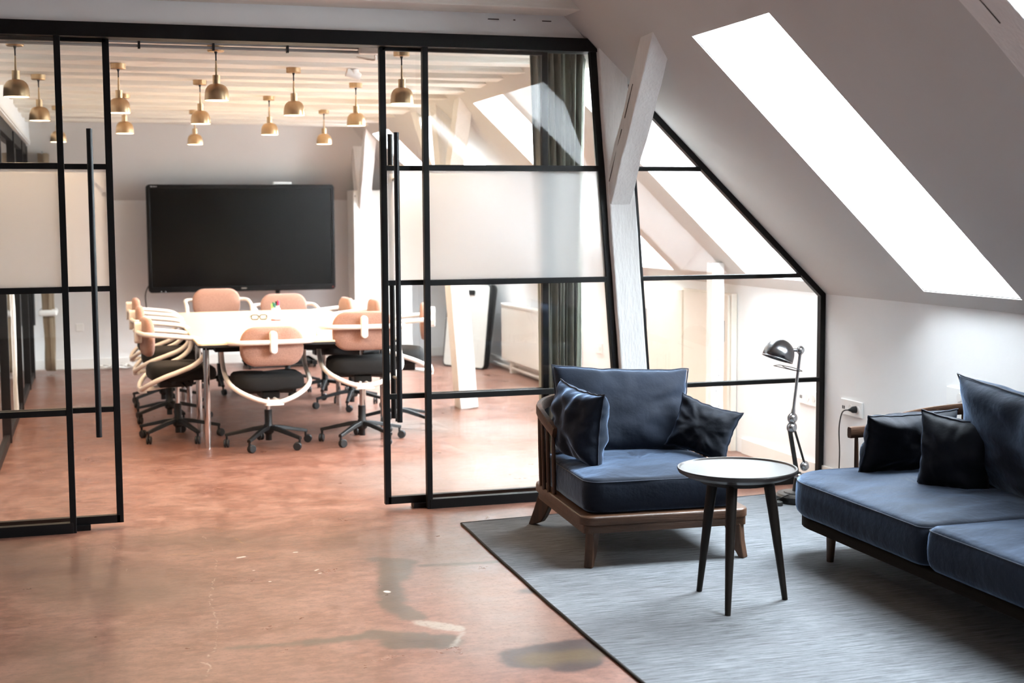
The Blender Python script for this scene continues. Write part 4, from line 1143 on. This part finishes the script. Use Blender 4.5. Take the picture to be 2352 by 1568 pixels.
scatter('side_cushion', 'dark navy cushion slumped against the right arm of the armchair', (2.745, -1.04, 0.398), (-16, 15, -44), (0.32, 0.27, 0.15), 'velvet2', 12.0, group='cushions on the armchair and the sofa', ears=0.12, wr=0.02)

# side table
tb = thing('side_table', 'round dark oak side table with three tapered splayed legs', 'table', (2.418, -2.17, RT))
MB().lathe([(0.001, 0.505), (0.12, 0.505), (0.205, 0.513), (0.232, 0.528), (0.2375, 0.541), (0.236, 0.546), (0.229, 0.546), (0.225, 0.540), (0.001, 0.539)], 56).build('tabletop', 'darktop', tb, smooth=35)
for fx, fy in ((2.345, -1.986), (2.298, -2.341), (2.618, -2.203)):
    dx, dy = fx - 2.418, fy + 2.17; l = math.hypot(dx, dy); dx, dy = dx / l, dy / l
    MB().tube([(dx * 0.125, dy * 0.125, 0.508), (dx * 0.150, dy * 0.150, 0.36), (dx * 0.203, dy * 0.203, 0.0)], [0.0225, 0.0205, 0.0115], 16).build('leg', 'darkoak', tb, smooth=60)
MB().lathe([(0.001, 0.485), (0.145, 0.487), (0.155, 0.506), (0.001, 0.506)], 30).build('leg_hub', 'darkoak', tb, smooth=35)

# ---------------------------------------------------------------- sofa (front towards -x)
sf = thing('sofa', 'long navy velvet sofa on a low oak frame coloured dark for its shade along the right wall', 'sofa', (3.40, -2.66, RT))
SL, SD = 2.36, 0.93
# local: x depth (front -x), y length
fo = rrect(SD, SL, [0.10, 0.24, 0.24, 0.24], 8)
fo = [(x + 0.012, y) for x, y in rrect(SD - 0.055, SL - 0.05, [0.24, 0.24, 0.24, 0.24], 8)]
MB().slab(fo, 0.162, 0.207, 0.014, 3).build('seat_frame', 'sofaoak_shaded', sf, smooth=40)
for x, y in ((-0.295, 0.94), (-0.295, -0.94), (0.30, 0.94), (0.30, -0.94), (-0.295, 0.0)):
    if (x, y) == (-0.295, 0.0): continue
    MB().tube([(x, y, 0.165), (x * 1.01, y * 1.005, 0.0)], [0.0245, 0.016], 16).build('leg', 'oakv', sf, smooth=60)
h_ = SL / 2
sofa_rail = smooth_path([(-0.09, h_ - 0.03, 0.540), (0.04, h_ - 0.022, 0.546), (0.20, h_ - 0.05, 0.600), (0.34, h_ - 0.13, 0.635), (0.42, h_ - 0.28, 0.660), (0.435, h_ - 0.6, 0.672),
                         (0.435, 0, 0.675), (0.435, -h_ + 0.6, 0.672), (0.42, -h_ + 0.28, 0.660), (0.34, -h_ + 0.13, 0.635), (0.20, -h_ + 0.05, 0.600), (0.04, -h_ + 0.022, 0.546), (-0.09, -h_ + 0.03, 0.540)], 6)
MB().sweep(sofa_rail, sec).build('top_rail', 'oak', sf, smooth=35)
n_ = len(sofa_rail)
acc = 0.0; last = sofa_rail[0]; nxt = 0.04
for p in sofa_rail[1:]:
    d = (p - last).length
    while acc + d > nxt:
        q = last.lerp(p, (nxt - acc) / d)
        b0 = V((q.x * 0.985, q.y * 0.992, 0.203))
        MB().tube([b0, b0.lerp(q, 0.5), q - V((0, 0, 0.02))], [0.0105, 0.0115, 0.009], 8).build('spindle', 'oakv', sf, smooth=60)
        nxt += 0.105
    acc += d; last = p
for k, (ya, yb) in enumerate(((0.002, h_ - 0.012), (-h_ + 0.012, -0.002))):
    cy0 = (ya + yb) / 2; L = yb - ya; dd = SD - 0.05
    r4 = [0.035, 0.22, 0.22, 0.22] if k == 0 else [0.22, 0.035, 0.035, 0.22]
    r4 = [0.04, 0.22, 0.22, 0.05] if k == 0 else [0.22, 0.04, 0.05, 0.22]
    # rrect order: (+x,-y), (+x,+y), (-x,+y), (-x,-y)
    if k == 0: r4 = [0.04, 0.20, 0.25, 0.05]
    else: r4 = [0.20, 0.04, 0.05, 0.25]
    o = dense([(x - 0.01, y + cy0) for x, y in rrect(dd, L, r4, 8)], 0.03)
    tf = [(-0.02, cy0 + 0.06, 0.014, 0.05)] if k == 0 else []
    cu = cushion_box(o, 0.210, 0.374, 0.034, 0.030, 5.0 + 3 * k, tf, 0.008, 0.008).build('seat_cushion', 'velvet', sf, smooth=180)
    mx_, my_ = sum(p[0] for p in o) / len(o), sum(p[1] for p in o) / len(o)
    MB().tube([(mx_ + (x - mx_) * 0.997, my_ + (y - my_) * 0.997, 0.364) for x, y in o], 0.0022, 5, closed=True).build('seam_piping', 'piping', cu, smooth=60)
scatter('back_cushion', '', (0.25, 0.15, 0.362), (16, 4, -88), (0.98, 0.49, 0.22), 'velvet', 21.0, parent=sf, ears=0.06, wr=0.022)
scatter('back_cushion', '', (0.26, -0.80, 0.37), (16, 0, -92), (0.98, 0.50, 0.22), 'velvet', 25.0, parent=sf, ears=0.05, wr=0.018)
scatter('side_cushion', 'navy velvet cushion lying against the left arm of the sofa', (3.50, -1.66, 0.392), (14, 0, 6), (0.50, 0.28, 0.20), 'velvet2', 31.0, group='cushions on the armchair and the sofa', ears=0.07, wr=0.018)
scatter('throw_pillow', 'square dark navy pillow standing in front of the sofa back cushion', (3.46, -2.10, 0.378), (10, 6, -52), (0.31, 0.34, 0.20), 'velvet2', 37.0, group='cushions on the armchair and the sofa', ears=0.09, wr=0.016)

# ---------------------------------------------------------------- jointed floor lamp
lp = thing('floor_lamp', 'jointed raw steel reading lamp with a domed shade between armchair and sofa', 'lamp', (3.60, -0.50, RT))
MB().lathe([(0.001, 0.0), (0.112, 0.0), (0.118, 0.010), (0.118, 0.036), (0.108, 0.048), (0.105, 0.048), (0.075, 0.050), (0.073, 0.055), (0.030, 0.058), (0.001, 0.06)], 48).build('base', 'gunmetal_d', lp, smooth=35)
MB().lathe([(0.030, 0.055), (0.022, 0.11), (0.015, 0.16), (0.001, 0.165)], 20).build('base_cone', 'gunmetal_d', lp, smooth=60)
def J(x, z): return V((x - 3.60, 0.0, z - RT))
j0, j1, j2, j3 = J(3.604, 0.175), J(3.640, 0.200), J(3.560, 0.415), J(3.563, 0.465)
def joint(p, r, nm='joint'):
    m = MB(); m.sphere(p, r, 18, 10)
    ax = V((0, 1, 0))
    m.lathe([(0.001, -r - 0.007), (r * 0.45, -r - 0.007), (r * 0.45, r + 0.007), (0.001, r + 0.007)], 12, aim(p, ax))
    m.tube([p + V((r * math.cos(a), 0, r * math.sin(a))) for a in [2 * PI * i / 24 for i in range(24)]], 0.0035, 6, closed=True)
    return m.build(nm, 'gunmetal_l', lp, smooth=50)
joint(j0 - V((0, 0, 0.03)), 0.024); joint(V((j1.x, 0, j1.z + 0.0)), 0.024)
joint(j2, 0.028); joint(j3, 0.027)
MB().cyl(j0 - V((0.012, 0.0, 0.0)), j2 - V((0.014, 0, 0.0)), 0.0125).build('lower_arm', 'gunmetal_d', lp, smooth=50)
MB().cyl(j1 + V((0.004, 0.0, 0.0)), j2 + V((0.016, 0, -0.01)), 0.0065).build('lower_arm_rod', 'gunmetal_d', lp, smooth=50)
j4 = J(3.606, 0.830)
MB().tube([j3, j3.lerp(j4, 0.12), j3.lerp(j4, 0.14), j3.lerp(j4, 0.93), j3.lerp(j4, 0.95), j4], [0.013, 0.011, 0.0085, 0.0085, 0.012, 0.012], 14).build('upper_arm', 'gunmetal_l', lp, smooth=50)
joint(j4, 0.021)
# head: a dome tipped down to the left
ax = V((0.16, 0.10, 1.0)).normalized()       # axis of the dome, pointing to its crown
ctr = J(3.508, 0.815)                         # centre of the rim plane... dome rises from here
ctr = V((ctr.x - 0.055, -0.03, ctr.z - 0.022))
A_ = aim(ctr, V((0.36, 0.02, 1.0)))
R0 = 0.083
pr_ = [(R0, 0.0)] + [(R0 * 0.985 * math.cos(a), 0.022 + R0 * 1.0 * math.sin(a)) for a in [PI / 2 * i / 12 for i in range(12)]] + [(0.001, 0.022 + R0)]
m = MB(); m.lathe(pr_, 40, A_); m.f = [f for f in m.f if len(f) == 4]
hd = m.build('lamp_shade', 'gunmetal', lp, smooth=60, solid=0.0025)
m = MB(); m.M = A_; m.tube([(R0 * math.cos(a), R0 * math.sin(a), 0) for a in [2 * PI * i / 40 for i in range(40)]], 0.0032, 6, closed=True); m.build('shade_rim', 'gunmetal_l', hd, smooth=60)
m = MB(); m.sphere(A_ @ V((0, 0, 0.045)), 0.028, 14, 8); m.build('bulb', 'socket', hd, smooth=60)
MB().cyl(j4, A_ @ V((0.080, 0.0, 0.045)), 0.010).build('head_link', 'gunmetal_l', lp, smooth=50)
m = MB(); m.M = aim(A_ @ V((-0.155, -0.01, -0.036)), V((0.36, 0.05, 1.0)))
m.tube([(0.062 * math.cos(a), 0.045 * math.sin(a), 0) for a in [2 * PI * i / 28 for i in range(28)]], 0.0022, 6, closed=True)
m.tube([(0.0, 0.045, 0), (0.05, 0.05, 0.0), (0.165, 0.0, 0.0)], 0.0022, 6); m.tube([(0.0, -0.045, 0), (0.05, -0.05, 0.0), (0.165, 0.0, 0.0)], 0.0022, 6)
m.build('wire_guard', 'gunmetal_d', lp, smooth=60)
m = MB(); m.tube(smooth_path([(0.02, -0.03, 0.06), (-0.03, -0.09, 0.055), (-0.10, -0.10, 0.062), (-0.125, -0.07, 0.045), (-0.14, -0.02, 0.02), (-0.15, 0.03, 0.005)], 6), 0.0035, 8); m.build('cord', 'cord', lp, smooth=60)
m = MB(); m.M = tr(-0.150, -0.045, 0); m.slab(rrect(0.045, 0.09, 0.02), 0.0, 0.022, 0.005); m.build('foot_switch', 'cord', lp, smooth=40)
# plug and its cable on the lounge wall
t = thing('power_cable', 'black plug and thin cable running down the white wall behind the sofa', 'cable', (XR, -0.33, 0))
MB().lathe([(0.001, 0), (0.020, 0.0), (0.018, 0.022), (0.010, 0.034), (0.004, 0.05), (0.001, 0.05)], 16, tr(-0.013, -0.055, 0.475) @ rot('Z', 180) @ rot('Y', 90) @ rot('X', 0)).build('plug', 'cord', t, smooth=40)
MB().tube(smooth_path([(-0.055, -0.055, 0.475), (-0.065, 0.0, 0.455), (-0.055, 0.05, 0.36), (-0.035, 0.075, 0.22), (-0.03, 0.085, 0.08), (-0.03, 0.06, 0.012)], 8), 0.0035, 8).build('lead', 'cord', t, smooth=60)
